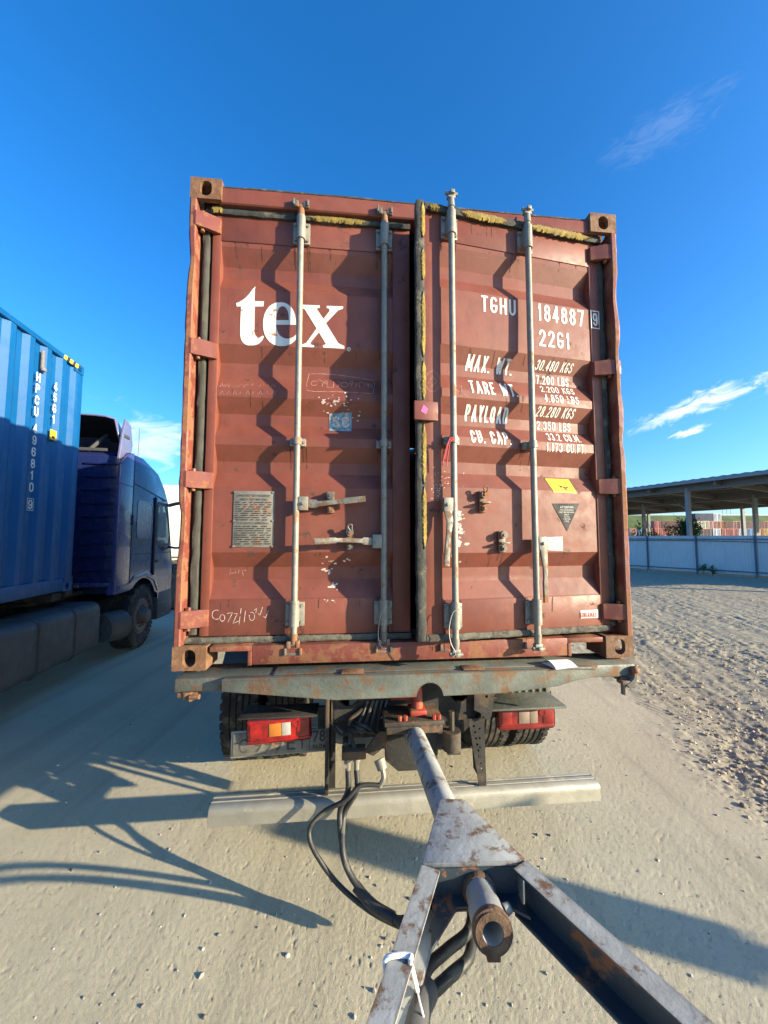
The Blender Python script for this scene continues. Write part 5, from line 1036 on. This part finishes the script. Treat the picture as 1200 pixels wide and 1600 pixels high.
def make_cab(root, paint, fair, spoiler=True, detail=True, trim=None):
    """cab in local coordinates: right side at x = 0, rear wall at y = 0.30, front at y = 2.28; front axle at y = 0.94"""
    W2 = 2.46
    arch = [(0.94 + 0.66 * math.cos(R(a)), 0.52 + 0.66 * math.sin(R(a))) for a in range(140, 19, -12)]
    prof = [(0.30, 1.06), (0.30, 3.06), (0.40, 3.14), (0.80, 3.14), (1.45, 2.98), (1.78, 2.74), (1.92, 2.50), (2.20, 1.75), (2.26, 1.35), (2.28, 0.95), (2.27, 0.62), (1.70, 0.62), (1.62, 0.72)] + arch[::-1] + [(0.42, 1.06)]
    g = G(); g.prism(prof, 'x', -W2, 0, 0.05); cab = g.build('cab', paint, root, 28)
    for x0, x1 in ((-0.055, 0.004), (-W2 - 0.004, -W2 + 0.055)):
        G().prism([(0.0, 1.10), (0.02, 1.9), (0.05, 2.9), (0.30, 3.10), (0.44, 3.14), (0.44, 1.06), (0.02, 1.06)], 'x', x0, x1, 0.015).build('side_fairing', fair, root, 30)
    G().prism([(0.01, 0.98), (0.01, 1.085), (0.46, 1.085), (0.60, 1.20), (1.05, 1.24), (1.45, 1.12), (1.60, 0.86), (1.56, 0.84), (1.40, 1.05), (1.05, 1.17), (0.66, 1.13), (0.48, 0.98)], 'x', -0.10, 0.012, 0.01).build('wheel_arch', M['bluefair'] if detail else M['plast'], root, 30)
    G().prism([(1.62, 0.30), (1.58, 0.62), (1.66, 0.80), (2.30, 0.80), (2.34, 0.40), (2.26, 0.28)], 'x', -W2 - 0.01, 0.01, 0.03).build('bumper', M['plast'] if detail else paint, root, 30)
    g = G(); g.box(-0.30, 0.015, 1.60, 1.95, 0.34, 0.38, 0.01); g.box(-0.30, 0.013, 1.60, 1.95, 0.56, 0.60, 0.01); g.build('step', M['plast'], root)
    for x0, x1 in ((-0.002, 0.006), (-W2 - 0.006, -W2 + 0.002)):
        g = G(); wp = [(1.40, 1.70), (1.40, 2.42), (1.50, 2.47), (1.80, 2.46), (1.93, 2.30), (2.10, 1.80), (2.05, 1.64), (1.60, 1.64)]
        g.prism(wp, 'x', x0, x1); w_ = g.build('side_window', M['pane'], cab, 30)
        g = G(); ring_strip(wp, 0.055, x0 - 0.001, x1 + 0.006, g); g.build('window_frame', M['plast'], w_)
    G().prism([(1.99, 2.38), (2.215, 1.80), (2.235, 1.80), (2.01, 2.39)], 'x', -W2 + 0.10, -0.10).build('windscreen', M['glass'], cab)
    if detail:
        g = G()
        for poly in ([(0.455, 1.07), (0.465, 1.07), (0.465, 3.10), (0.455, 3.10)], [(0.0, 2.60), (0.0, 2.61), (0.44, 2.61), (0.44, 2.60)], [(0.465, 2.66), (0.465, 2.675), (1.85, 2.52), (1.85, 2.505)], [(0.465, 1.54), (0.465, 1.552), (2.22, 1.525), (2.22, 1.513)], [(1.32, 1.14), (1.335, 1.14), (1.335, 2.55), (1.32, 2.55)]): g.prism(poly, 'x', 0.0005, 0.0055)
        g.build('door_seams', M['seam'], cab, 0)
        G().box(0.0, 0.03, 1.285, 1.345, 1.14, 2.53, 0.012).build('door_pillar', M['seam'], cab)
        g = G(); ring_strip(rrect(0.62, 1.22, 1.79, 2.42, 0.09), 0.018, -0.001, 0.008, g); g.build('bunk_panel_edge', fair, cab)
        G().prism(rrect(0.64, 1.20, 1.81, 2.40, 0.08), 'x', -0.001, 0.0035).build('bunk_panel', fair, cab, 30)
        g = G(); g.box(0.0, 0.03, 1.42, 1.56, 1.36, 1.40, 0.01); g.build('door_handle', M['plast'], cab)
        g = G(); g.box(0.0, 0.02, 0.455, 0.475, 2.0, 2.16, 0.004); g.build('grab_handle', M['plast'], cab)
        for i, z in enumerate(np.linspace(1.30, 2.92, 9)): G().box(-0.62, -0.12, 0.268, 0.2995, z, z + 0.035, 0.012).build('wall_rib', paint, cab); G().box(-1.5, -0.78, 0.272, 0.2996, z + 0.01, z + 0.045, 0.012).build('wall_rib', paint, cab)
        G().box(-2.3, -0.1, 0.22, 0.2994, 1.07, 1.13, 0.01).build('rear_sill', fair, cab)
    # mirrors
    g = G(); g.tube([(-0.02, 2.02, 2.44), (0.14, 2.16, 2.50), (0.24, 2.24, 2.44), (0.24, 2.26, 2.30)], 0.035, n=8); g.box(0.14, 0.34, 2.20, 2.30, 1.80, 2.32, 0.04); g.box(0.16, 0.34, 2.22, 2.32, 1.55, 1.76, 0.03); g.tube([(0.0, 2.10, 1.62), (0.12, 2.2, 1.60), (0.24, 2.26, 1.66)], 0.022, n=8)
    g.build('mirror', M['plast'], cab)
    G().prism([(1.74, 2.68), (2.05, 2.52), (2.04, 2.48), (1.74, 2.62)], 'x', -W2 + 0.2, -0.2, 0.01).build('sun_visor', M['plast'], cab)
    if spoiler:
        rows = []; n = 15                       # open-backed hood: an arched skin narrowing to the roof
        for i in range(n):
            t = i / (n - 1); y = 0.28 + 1.25 * t; hgt = 0.60 * (1 - t ** 1.6); hw = 1.15 - 0.25 * t; r_ = []
            for k in range(17):
                a = k / 16; u = -1 + 2 * a; cr_ = (1 - abs(u) ** 9) ** 0.35 if abs(u) < 1 else 0
                r_.append((-W2 / 2 + hw * u, y, 3.10 + (hgt * (0.25 + 0.75 * cr_) if abs(u) < 0.999 else 0) - (0.05 * (abs(u) > 0.999))))
            rows.append(r_)
        sp = G().grid(rows).build('roof_spoiler', M['lilac'] if detail else fair, root, 40); sm_ = sp.modifiers.new('thickness', 'SOLIDIFY'); sm_.thickness = 0.025
        g = G(); g.grid([[(x - (-W2 / 2)) * 0.985 - W2 / 2, y, z - 0.028] for x, y, z in r_] for r_ in rows); 
        g.build('spoiler_shade_sheet', M['black'], sp, 40)  # black sheet puts the shade under the hood into colour
        g = G(); g.cyl((-0.62, 0.36, 3.14), (-0.50, 0.62, 3.46), 0.03, n=8); g.cyl((-1.8, 0.36, 3.14), (-1.7, 0.62, 3.46), 0.03, n=8); g.box(-2.1, -0.35, 0.34, 0.42, 3.14, 3.19, 0.01); g.build('spoiler_strut', M['plast'], sp)
        g = G(); g.prism([(0.18, 2.98), (0.26, 3.42), (0.34, 3.66), (0.52, 3.60), (0.60, 3.30), (0.56, 3.10), (0.44, 3.06)], 'x', -0.135, -0.10, 0.01); g.build('spoiler_side', M['lilac'] if detail else fair, sp)
        G().box(-0.15, -0.085, 0.30, 0.46, 3.36, 3.41, 0.008).build('spoiler_hinge', M['plast'], sp)
        G().cyl((-0.25, 1.15, 3.0), (-0.26, 1.20, 3.75), 0.006, n=6).build('antenna', M['plast'], cab)
        G().box(-0.34, -0.24, 1.50, 1.60, 2.95, 3.06, 0.02).build('marker_lamp', M['plast'], cab)
    return cab
TX = 0.26
tr_ = empty('tractor_truck', (BX + TX * math.cos(BA) - 0.68 * math.sin(BA), BY + TX * math.sin(BA) + 0.68 * math.cos(BA), 0), BA)
tag(tr_, 'dark blue sleeper cab tractor with grey side tanks pulling the blue container', 'truck')
make_cab(tr_, M['bluecab'], M['bluefair'])
for x, s_ in ((0.015, 1), (-2.47, -1)): wheel(tr_, x, 0.94, 0.505, s_, r=0.505, wd=0.31, dish=-0.03)
for x, s_ in ((0.0, 1), (-2.45, -1)): wheel(tr_, x, -2.62, 0.5, s_, dish=0.09); wheel(tr_, x - s_ * 0.33, -2.62, 0.5, s_, dish=0.09)
G().cyl((-2.3, 0.94, 0.5), (-0.15, 0.94, 0.5), 0.07, n=10).build('front_axle', M['chas'], tr_); G().cyl((-2.2, -2.62, 0.5), (-0.25, -2.62, 0.5), 0.09, n=10).build('rear_axle', M['chas'], tr_)
for x in (-1.65, -0.88): G().box(x, x + 0.08, -3.4, 2.0, 0.72, 0.98, 0.004).build('frame_rail', M['chas'], tr_)
g = G(); g.box(-1.7, -0.76, -2.9, -2.2, 0.98, 1.05, 0.02); g.build('fifth_wheel', M['chas'], tr_)
for (y0, y1) in ((-1.98, -1.40), (-1.39, -0.76), (-0.75, -0.22)):
    G().prism(rrect(-0.62, -0.06, 0.30, 0.93, 0.10), 'y', y0, y1, 0.012).build('side_tank', M['tank'], tr_, 30)
for y in (-1.395, -0.755): G().prism(rrect(-0.63, -0.05, 0.29, 0.94, 0.10), 'y', y - 0.02, y + 0.02, 0.004).build('tank_strap', M['plast'], tr_, 30)
g = G(); g.cyl((-0.28, -1.75, 0.93), (-0.28, -1.75, 0.965), 0.05, n=14); g.box(-0.42, -0.2, -1.9, -1.72, 0.93, 0.948, 0.004); g.build('tank_cap', M['plast'], tr_)
G().lathe([(0.0, 0.0), (0.0, 0.15), (0.02, 0.205), (0.06, 0.215), (0.30, 0.215), (0.32, 0.19), (0.34, 0.0)], (-0.16, 0.06, 0.50), (0.42, 1, 0), 28).build('air_tank', M['tank'], tr_)
g = G(); ta = Vector((0.42, 1, 0)).normalized(); tb = Vector((ta.y, -ta.x, 0)); tcn = Vector((-0.16, 0.06, 0.50))
g.lathe([(0.004, 0.205), (-0.014, 0.21), (-0.014, 0.19), (0.004, 0.185)], tcn, ta, 28, True); g.build('tank_rim', M['rim'], tr_)
for i in range(6): t = 2 * math.pi * i / 6; q_ = tcn + tb * 0.11 * math.cos(t) + Vector((0, 0, 0.11 * math.sin(t))); G().cyl(q_ + ta * 0.01, q_ - ta * 0.012, 0.042, n=12).build('tank_boss', M['tank'], tr_)
rows = []
for i in range(13):
    t = R(8 + 150 * i / 12); rows.append([(x, -2.62 + 0.62 * math.cos(t), 0.5 + 0.60 * math.sin(t)) for x in (-0.66, -0.02)])
g = G().grid(rows); g.grid([[(-0.02, -2.62 + rr * math.cos(R(8 + 150 * i / 12)), 0.5 + rr * 0.97 * math.sin(R(8 + 150 * i / 12))) for i in range(13)] for rr in (0.62, 0.56)]); g.build('rear_mudguard', M['tank'], tr_)
g = G(); g.box(-1.5, -0.5, -0.9, 0.2, 0.98, 1.02); g.tube([(-0.9, -0.9, 1.02), (-0.6, -0.5, 1.2), (-0.8, 0.0, 1.5), (-0.9, 0.28, 1.6)], 0.03, n=8); g.build('deck_plate', M['chas'], tr_)
# carrier truck gets its cab in front of the red container; a cream truck stands farther up the row
cabr = bpy.data.objects.new('cab_group', None)
M_red = make_cab(truck, M['greycab'], M['greycab'], False, False)
for o in list(truck.children):
    if o.name.split('.')[0] in ('cab', 'side_fairing', 'wheel_arch', 'bumper', 'step'): o.matrix_local = Matrix.Translation((2.449, 5.96, 0)) @ o.matrix_local
wtk = empty('tractor_truck', (-5.75, 12.4, 0), BA); tag(wtk, 'cream white truck cab partly seen beyond the dark blue cab', 'truck')
make_cab(wtk, M['whitecab'], M['whitecab'], False, False); wtk.scale = (1, 1, 1.13)
for x, s_ in ((0.015, 1), (-2.47, -1)): wheel(wtk, x, 0.94, 0.505, s_, r=0.505, wd=0.31, dish=-0.03); wheel(wtk, x, -2.6, 0.505, s_, r=0.505, wd=0.31)
for x in (-1.65, -0.88): G().box(x, x + 0.08, -3.4, 2.0, 0.72, 0.98, 0.004).build('frame_rail', M['chas'], wtk)

# ================================================================== yard edge: fence, shed, stacks, bank
FA, FB = Vector((14.4, 22.45, 0)), Vector((17.55, 17.5, 0)); fd = (FB - FA).normalized(); fn = Vector((-fd.y, fd.x, 0)); fn = fn if fn.dot(FA) < 0 else -fn
FANG = math.atan2(fd.y, fd.x)
fence = empty('sheet_metal_fence', (*FA.xy, 0), FANG); tag(fence, 'pale blue corrugated sheet fence with dark blue posts and rails', 'fence')
FS = -1 if (Matrix.Rotation(FANG, 3, 'Z') @ Vector((0, 1, 0))).dot(fn) < 0 else 1     # local side that faces the yard
BAY = 2.25; FH = 1.93
prf = []
for k in range(18):
    a = 0.02 + k * (BAY - 0.04) / 18; p_ = (BAY - 0.04) / 18; prf += [(a, 0), (a + p_ * 0.3, 0), (a + p_ * 0.45, 0.012), (a + p_ * 0.85, 0.012)]
prf.append((BAY - 0.02, 0))
gg = G(); gg.grid([[(a, FS * (-0.02 + o), z) for a, o in prf] for z in (0.10, FH)]); pmesh = None
for i in range(-9, 7):
    x = i * BAY + 0.95
    if pmesh is None: pn = gg.build('sheet_panel', M['fence'], fence, 15); pmesh = pn.data; pn.location.x = x
    else: pn = bpy.data.objects.new('sheet_panel', pmesh); C.objects.link(pn); pn.parent = fence; pn.location.x = x
    for z, t in ((0.22, 0.05), (FH - 0.17, 0.05)): G().box(x + 0.035, x + BAY - 0.035, min(FS * 0.002, FS * 0.04), max(FS * 0.002, FS * 0.04), z, z + t).build('rail', M['fpost'], fence)
    G().box(x - 0.033, x + 0.033, min(FS * 0.0, FS * 0.065), max(FS * 0.0, FS * 0.065), -0.02, FH + 0.04).build('post', M['fpost'], fence)
    G().box(x + 0.035, x + BAY - 0.035, min(FS * -0.03, FS * 0.004), max(FS * -0.03, FS * 0.004), FH + 0.0005, FH + 0.03).build('cap_strip', M['fence'], fence)
FW = lambda l, o, z=0: fence.matrix_basis @ Vector((l, o * FS, z))
fence.matrix_basis = Matrix.Translation((*FA.xy, 0)) @ Matrix.Rotation(FANG, 4, 'Z')
cabl = G().tube([FW(-8, 0.06, 1.72), FW(-4, 0.06, 1.60), FW(-0.6, 0.06, 1.68), FW(2.0, 0.06, 1.71), FW(4.6, 0.06, 1.68), FW(7.2, 0.07, 1.60), FW(9.5, 0.07, 1.70)], 0.014, n=6).build('cable', M['hose'], None); tag(cabl, 'dark cable sagging along the upper rail of the sheet fence', 'cable')
# open shed behind the fence
SO, sd = Vector((18.9, 23.6, 0)), Vector((-0.342, 0.94, 0)); sp_ = Vector((0.94, 0.342, 0)); SANG = math.atan2(sd.y, sd.x)
shed = empty('open_shed', (*SO.xy, 0)); tag(shed, 'open-sided shed with wide flat metal roof on grey columns', 'shed')
SW = lambda a, b_, z: (sd * a + sp_ * b_) + Vector((0, 0, z))          # relative to the shed origin; a along the eave, b away from the yard
def sbeam(p, q, wd, ht, name, m):
    p, q = Vector(p), Vector(q); d = q - p; L = d.length; Mx = Matrix.Translation(p) @ d.to_track_quat('X', 'Z').to_matrix().to_4x4()
    return G().box(0, L, -wd / 2, wd / 2, -ht / 2, ht / 2, 0, Mx).build(name, m, shed)
EA = 5.0; rise = -0.035
zr = lambda b_: EA + rise * b_
cols = [(a, 0.0) for a in (0.0, 7.6, 15.2, 22.8, -7.6, -15.2)] + [(a, 6.2) for a in (-0.3, 7.3, 14.9, 22.5, -7.9)] + [(a, 12.6) for a in (3.6, 11.4, 19.0, -4.2, 26.5)]
for a, b_ in cols: sbeam(SW(a, b_, 0), SW(a, b_, zr(b_) - 0.02), 0.21, 0.21, 'column', M['shedc'])
for b_ in (0.0, 6.2, 12.6): sbeam(SW(-18, b_, zr(b_) - 0.02), SW(30, b_, zr(b_) - 0.02), 0.16, 0.48, 'eave_beam', M['shedr'])
for a in np.arange(-17, 30, 3.8): sbeam(SW(a, -0.6, zr(-0.6) + 0.02), SW(a, 13.2, zr(13.2) + 0.02), 0.14, 0.28, 'rafter', M['shedr'])
for b_ in np.arange(-0.5, 13.3, 1.25): sbeam(SW(-18, b_, zr(b_) + 0.20), SW(30, b_, zr(b_) + 0.20), 0.08, 0.14, 'purlin', M['shedr'])
for a in (0.0, 7.6, 15.2): sbeam(SW(a, 0, zr(0) - 1.5), SW(a + 3.6, 4.5, zr(4.5) - 0.1), 0.08, 0.08, 'brace', M['shedc'])
rows = []
for i in range(193):
    a = -18.4 + 48.8 * i / 192; o = 0.035 * (i % 2); rows.append([tuple(SW(a, b_, zr(b_) + 0.28 + o)) for b_ in (-0.9, 4.0, 9.0, 13.6)])
rf_ = G().grid(rows).build('roof', M['shedr'], shed, 20)
sbeam(SW(-18.4, -0.92, zr(-0.9) + 0.17), SW(30.4, -0.92, zr(-0.9) + 0.17), 0.03, 0.20, 'fascia', M['shedc'])
# container stacks beyond the shed: every box on its own
def far_box_mesh(L, w_, h_, name):
    g = G(); g.grid([[(-w_ / 2, y, z) for y in (0, L)] for z in (0, h_)])
    n = 16; pf = []
    for k in range(n):
        a = L * k / n; p_ = L / n; pf += [(a, 0), (a + p_ * 0.3, 0), (a + p_ * 0.5, 0.05), (a + p_ * 0.8, 0.05)]
    pf.append((L, 0))
    for s_ in (-1, 1): g.grid([[(s_ * (w_ / 2 - o), y, z) for y, o in pf] for z in (0.12, h_ - 0.1)])
    g.box(-w_ / 2, w_ / 2, 0.02, L, h_ - 0.1, h_); g.box(-w_ / 2, w_ / 2, 0.02, L, 0, 0.14); g.box(-w_ / 2, w_ / 2, L - 0.05, L, 0.14, h_ - 0.1)
    for s_ in (-1, 1): g.box(s_ * w_ / 2 - 0.06, s_ * w_ / 2 + 0.06, -0.02, 0.14, 0, h_)
    for s_ in (-1, 1): g.box(-1.12 if s_ < 0 else 0.03, -0.03 if s_ < 0 else 1.12, 0.02, 0.07, 0.16, h_ - 0.12)
    g.box(-w_ / 2, w_ / 2, -0.02, 0.12, h_ - 0.14, h_ + 0.001)
    return g
fm20 = far_box_mesh(6.06, 2.438, 2.59, 'b'); fm = fm20.build('x', M['red'], None, 15); fmesh20 = fm.data; bpy.data.objects.remove(fm)
fm = far_box_mesh(12.19, 2.438, 2.59, 'b').build('x', M['red'], None, 15); fmesh40 = fm.data; bpy.data.objects.remove(fm)
g = G()
for x in (-0.85, -0.4, 0.4, 0.85): g.cyl((x, -0.02, 0.1), (x, -0.02, 2.5), 0.045, n=6)
fm = g.build('x', M['galv'], None); rodmesh = fm.data; bpy.data.objects.remove(fm)
FC = {}
def fcol(name, c):
    if name not in FC: FC[name] = mat('far_' + name, c, 0.55, var=0.12, vscale=0.8)
    return FC[name]
COL = {'red': (0.42, 0.10, 0.075), 'pink': (0.48, 0.22, 0.18), 'maroon': (0.10, 0.022, 0.025), 'cream': (0.55, 0.50, 0.34), 'orange': (0.42, 0.16, 0.06), 'white': (0.60, 0.62, 0.62), 'navy': (0.018, 0.028, 0.07), 'green': (0.03, 0.08, 0.06), 'blue': (0.10, 0.22, 0.40), 'yellow': (0.55, 0.36, 0.06)}
DF = 129.0
def px2x(px): return (px - 600) / F_PX * DF
cnt = {}
def far_container(px0, px1, tier, colour, side, nb=('', '')):
    x0, x1 = px2x(px0), px2x(px1); L = (x1 - x0); long_ = side and L > 8
    z = 2.6 * (tier - 1)
    o = empty('shipping_container', ((x0 + x1) / 2 if not side else x0, DF + (0 if not side else 1.2), z), 0 if not side else -math.pi / 2)
    me = (fmesh40 if long_ else fmesh20)
    key = (me.name, colour)
    if key not in cnt: m2 = me.copy(); m2.materials.clear(); m2.materials.append(fcol(colour, COL[colour])); cnt[key] = m2
    bd = bpy.data.objects.new('body', cnt[key]); C.objects.link(bd); bd.parent = o
    if side: bd.location = (0, 0, 0)
    rd = bpy.data.objects.new('lock_rods', rodmesh); C.objects.link(rd); rd.parent = o
    # note which face shows
    w_ = {2: 'lower far tier', 3: 'upper far tier', 4: 'top of the far stacks'}[tier]
    lab = 'distant %s container %s on the %s' % (colour, 'side-on' if side else 'end-on', w_)
    if nb[0] and nb[1]: lab += ', between %s and %s ones' % nb
    elif nb[0] or nb[1]: lab += ', beside a %s one' % (nb[0] or nb[1])
    tag(o, lab, 'container', 'containers stacked beyond the shed')
    return o
cp = lambda a: 960 + a / 5
T3 = [(318, 372, 'red', 0), (374, 490, 'maroon', 1), (625, 682, 'cream', 0), (684, 742, 'cream', 0), (745, 803, 'pink', 0), (808, 864, 'orange', 0), (866, 926, 'maroon', 1), (928, 985, 'pink', 0), (1000, 1105, 'maroon', 1), (1110, 1168, 'maroon', 1), (1170, 1228, 'red', 0), (1230, 1290, 'orange', 0), (1292, 1350, 'red', 0)]
T2 = [(120, 177, 'pink', 0), (180, 237, 'blue', 0), (240, 297, 'pink', 0), (318, 372, 'red', 0), (374, 431, 'red', 0), (433, 490, 'pink', 0), (500, 557, 'orange', 0), (562, 619, 'pink', 0), (622, 690, 'green', 1), (693, 752, 'red', 0), (770, 828, 'white', 0), (838, 897, 'red', 0), (905, 963, 'red', 0), (970, 1030, 'white', 0), (1038, 1096, 'blue', 0), (1110, 1168, 'orange', 0), (1172, 1230, 'yellow', 0), (1232, 1290, 'red', 0), (1292, 1350, 'white', 0)]
for tier, T in ((3, T3), (2, T2)):
    for i, (a, b_, c, sd_) in enumerate(T): far_container(cp(a), cp(b_), tier, c, sd_, (T[i - 1][2] if i else '', T[i + 1][2] if i < len(T) - 1 else ''))
far_container(cp(638), cp(778), 4, 'navy', 1); far_container(cp(781), cp(838), 4, 'white', 0)
ry = G().box(55, 240, DF - 6, 196, -0.5, 2.59).build('raised_yard', M['conc'], None); tag(ry, kind='structure')   # the stacking yard lies a storey higher
# grassy bank with a guard rail and lamp poles on top
hm = bpy.data.materials.new('grassy_bank'); hm.use_nodes = True; ht = hm.node_tree; hb = ht.nodes['Principled BSDF']; hb.inputs['Roughness'].default_value = 0.9
hn = ht.nodes.new('ShaderNodeTexNoise'); hn.inputs['Scale'].default_value = 0.12; hn.inputs['Detail'].default_value = 8; hg = ht.nodes.new('ShaderNodeNewGeometry'); ht.links.new(hg.outputs['Position'], hn.inputs['Vector'])
hr = ht.nodes.new('ShaderNodeValToRGB'); hr.color_ramp.elements[0].position = 0.35; hr.color_ramp.elements[0].color = (0.05, 0.085, 0.018, 1); hr.color_ramp.elements[1].position = 0.7; hr.color_ramp.elements[1].color = (0.115, 0.15, 0.03, 1)
ht.links.new(hn.outputs['Fac'], hr.inputs['Fac']); ht.links.new(hr.outputs[0], hb.inputs['Base Color'])
rows = []; rnd = random.Random(2)
for i in range(101):
    x = 40 + 6 * i; e = min(1, i / 10.0); rows.append([(x, 195, -0.5), (x, 200, 0.3 * e), (x, 214, (8 + 0.6 * rnd.random()) * e), (x, 228, (15.2 + 0.5 * rnd.random()) * e), (x, 232, 15.9 * e), (x, 300, 16.0 * e), (x, 360, -0.5)])
bank = G().grid(rows).build('grassy_bank', hm, None, 60); tag(bank, kind='structure')
gr_ = empty('guard_rail', (120, 231, 15.75)); tag(gr_, 'long pale guard rail along the top of the grassy bank', 'guard rail')
G().box(0, 380, 0, 0.12, 0.55, 0.95).build('rail_beam', M['guard'], gr_)
for i in range(0, 96): G().box(i * 4.0, i * 4.0 + 0.14, 0.13, 0.25, 0.0, 0.95).build('post', M['guard'], gr_) if i < 60 else None
for px, hh in ((1130, 7.5), (1137, 6.2), (1143, 7.0), (1017, 5.0)):
    X = (px - 600) / F_PX * 236; lp = empty('light_pole', (X, 236, 15.9)); tag(lp, {1130: 'tallest thin distant light pole on the grassy bank, above the far stacks', 1137: 'shorter thin light pole between two others on the grassy bank', 1143: 'thin light pole on the bank beside the shed column, next to a shorter one', 1017: 'lone low light pole on the bank behind the scrubby saplings'}[px], 'light pole', 'light poles on the bank')
    G().cyl((0, 0, -0.1), (0, 0, hh), 0.12, 0.08, n=8).build('pole', M['shedc'], lp); G().box(-0.1, 1.2, -0.12, 0.12, hh, hh + 0.14, 0.03).build('lamp_head', M['shedc'], lp)
# ---- vegetation
def foliage(name, parent, m, c, rad, n, size, seed, clumps=9):
    rnd = np.random.RandomState(seed); v, f = [], []; cl = []
    for k in range(clumps):
        q = rnd.normal(size=3); q /= np.linalg.norm(q); cl.append(np.array(c) + q * np.array(rad) * rnd.uniform(0.25, 0.85))
    for k in range(n):
        ctr = cl[rnd.randint(clumps)]; q = rnd.normal(size=3); q /= np.linalg.norm(q); p = ctr + q * np.array(rad) * 0.38 * rnd.rand() ** 0.5
        a = rnd.normal(size=3); a /= np.linalg.norm(a); b_ = np.cross(a, rnd.normal(size=3)); b_ /= np.linalg.norm(b_); s_ = size * rnd.uniform(0.6, 1.4)
        i = len(v); v += [p - a * s_, p + b_ * s_ * 0.4, p + a * s_, p - b_ * s_ * 0.4]; f.append((i, i + 1, i + 2, i + 3))
    me = bpy.data.meshes.new(name); me.from_pydata([tuple(q) for q in v], [], f); return link(name, me, m, parent, 0)
def tree(px, depth, top, wd, m, label, seed, n=1600, cat='tree', name='small_tree'):
    X = (px - 600) / F_PX * depth; t = empty(name, (X, depth, 0)); tag(t, label, cat)
    g = G(); g.tube([(0, 0, -0.05), (0.05, 0, top * 0.3), (-0.04, 0.03, top * 0.6), (0, 0, top * 0.85)], lambda u: 0.06 * (1 - 0.8 * u), n=7); rr = random.Random(seed)
    for k in range(7):
        h0 = top * rr.uniform(0.25, 0.7); a = rr.uniform(0, 6.28); g.tube([(0, 0, h0), (wd * 0.4 * math.cos(a), wd * 0.4 * math.sin(a), h0 + top * 0.14), (wd * 0.75 * math.cos(a), wd * 0.75 * math.sin(a), h0 + top * 0.22)], lambda u: 0.025 * (1 - 0.7 * u), n=5)
    g.build('trunk', M['bark'], t); foliage('crown', t, m, (0, 0, top * 0.58), (wd, wd, top * 0.42), n, 0.085, seed, 16)
tree(1072, 25.2, 3.75, 1.0, M['leafd'], 'dark green young tree in front of the tall shed column', 3, 2600)
tree(996, 26.5, 3.0, 0.65, M['leaf'], 'thin scrubby tree by the shed column nearest the red container', 5, 700)
tree(1018, 27.5, 3.2, 0.7, M['leaf'], 'scrubby sapling beside the sunlit shed column behind the fence', 8, 650)
tree(1048, 28.0, 2.9, 0.8, M['leaf'], 'low scrubby sapling left of the dark young tree behind the fence', 11, 600)
for k, (l, hgt, lab) in enumerate(((3.55, 0.62, 'tall leafy weed at the foot of the fence in the middle bay'), (3.95, 0.5, 'second leafy weed in the middle fence bay'), (6.1, 0.42, 'thin weed by the post in the next fence bay'), (7.0, 0.35, 'low weed clump at the fence foot in the last bay'), (7.8, 0.3, 'small weed in the yard before the fence'))):
    P = FW(l, 0.35 + 0.1 * k, 0); wd_ = empty('weed', P); tag(wd_, lab, 'weed', 'weeds along the fence')
    g = G(); rr = random.Random(k)
    for j in range(5): a = rr.uniform(0, 6.28); g.tube([(0, 0, -0.02), (0.06 * math.cos(a), 0.06 * math.sin(a), hgt * 0.5), (0.16 * math.cos(a), 0.16 * math.sin(a), hgt * rr.uniform(0.7, 1))], 0.006, n=4)
    g.build('stems', M['weed'], wd_); foliage('leaves', wd_, M['weed'], (0, 0, hgt * 0.55), (0.2, 0.2, hgt * 0.5), 140, 0.05, 20 + k, 10)
# added unseen shadow caster: box on a post, shaped to the band under the drawbar
mb = empty('shadow_caster_post', (0.333 * 2.22 + 0.943 * 5.6, 0.943 * 2.22 - 0.333 * 5.6, 0), math.atan2(-0.333, 0.943)); tag(mb, 'added stand-in for an unseen shadow caster, a box on a short post', 'post')
G().box(-0.07, 0.07, -0.075, 0.075, -0.05, 1.17, 0.01).build('post', M['conc'], mb); bxo = G().box(-0.10, 0.10, -0.135, 0.135, 1.1705, 1.76, 0.012).build('box', M['shedc'], mb); G().box(-0.13, -0.101, -0.11, 0.11, 1.22, 1.70, 0.006).build('door', M['shedc'], bxo)
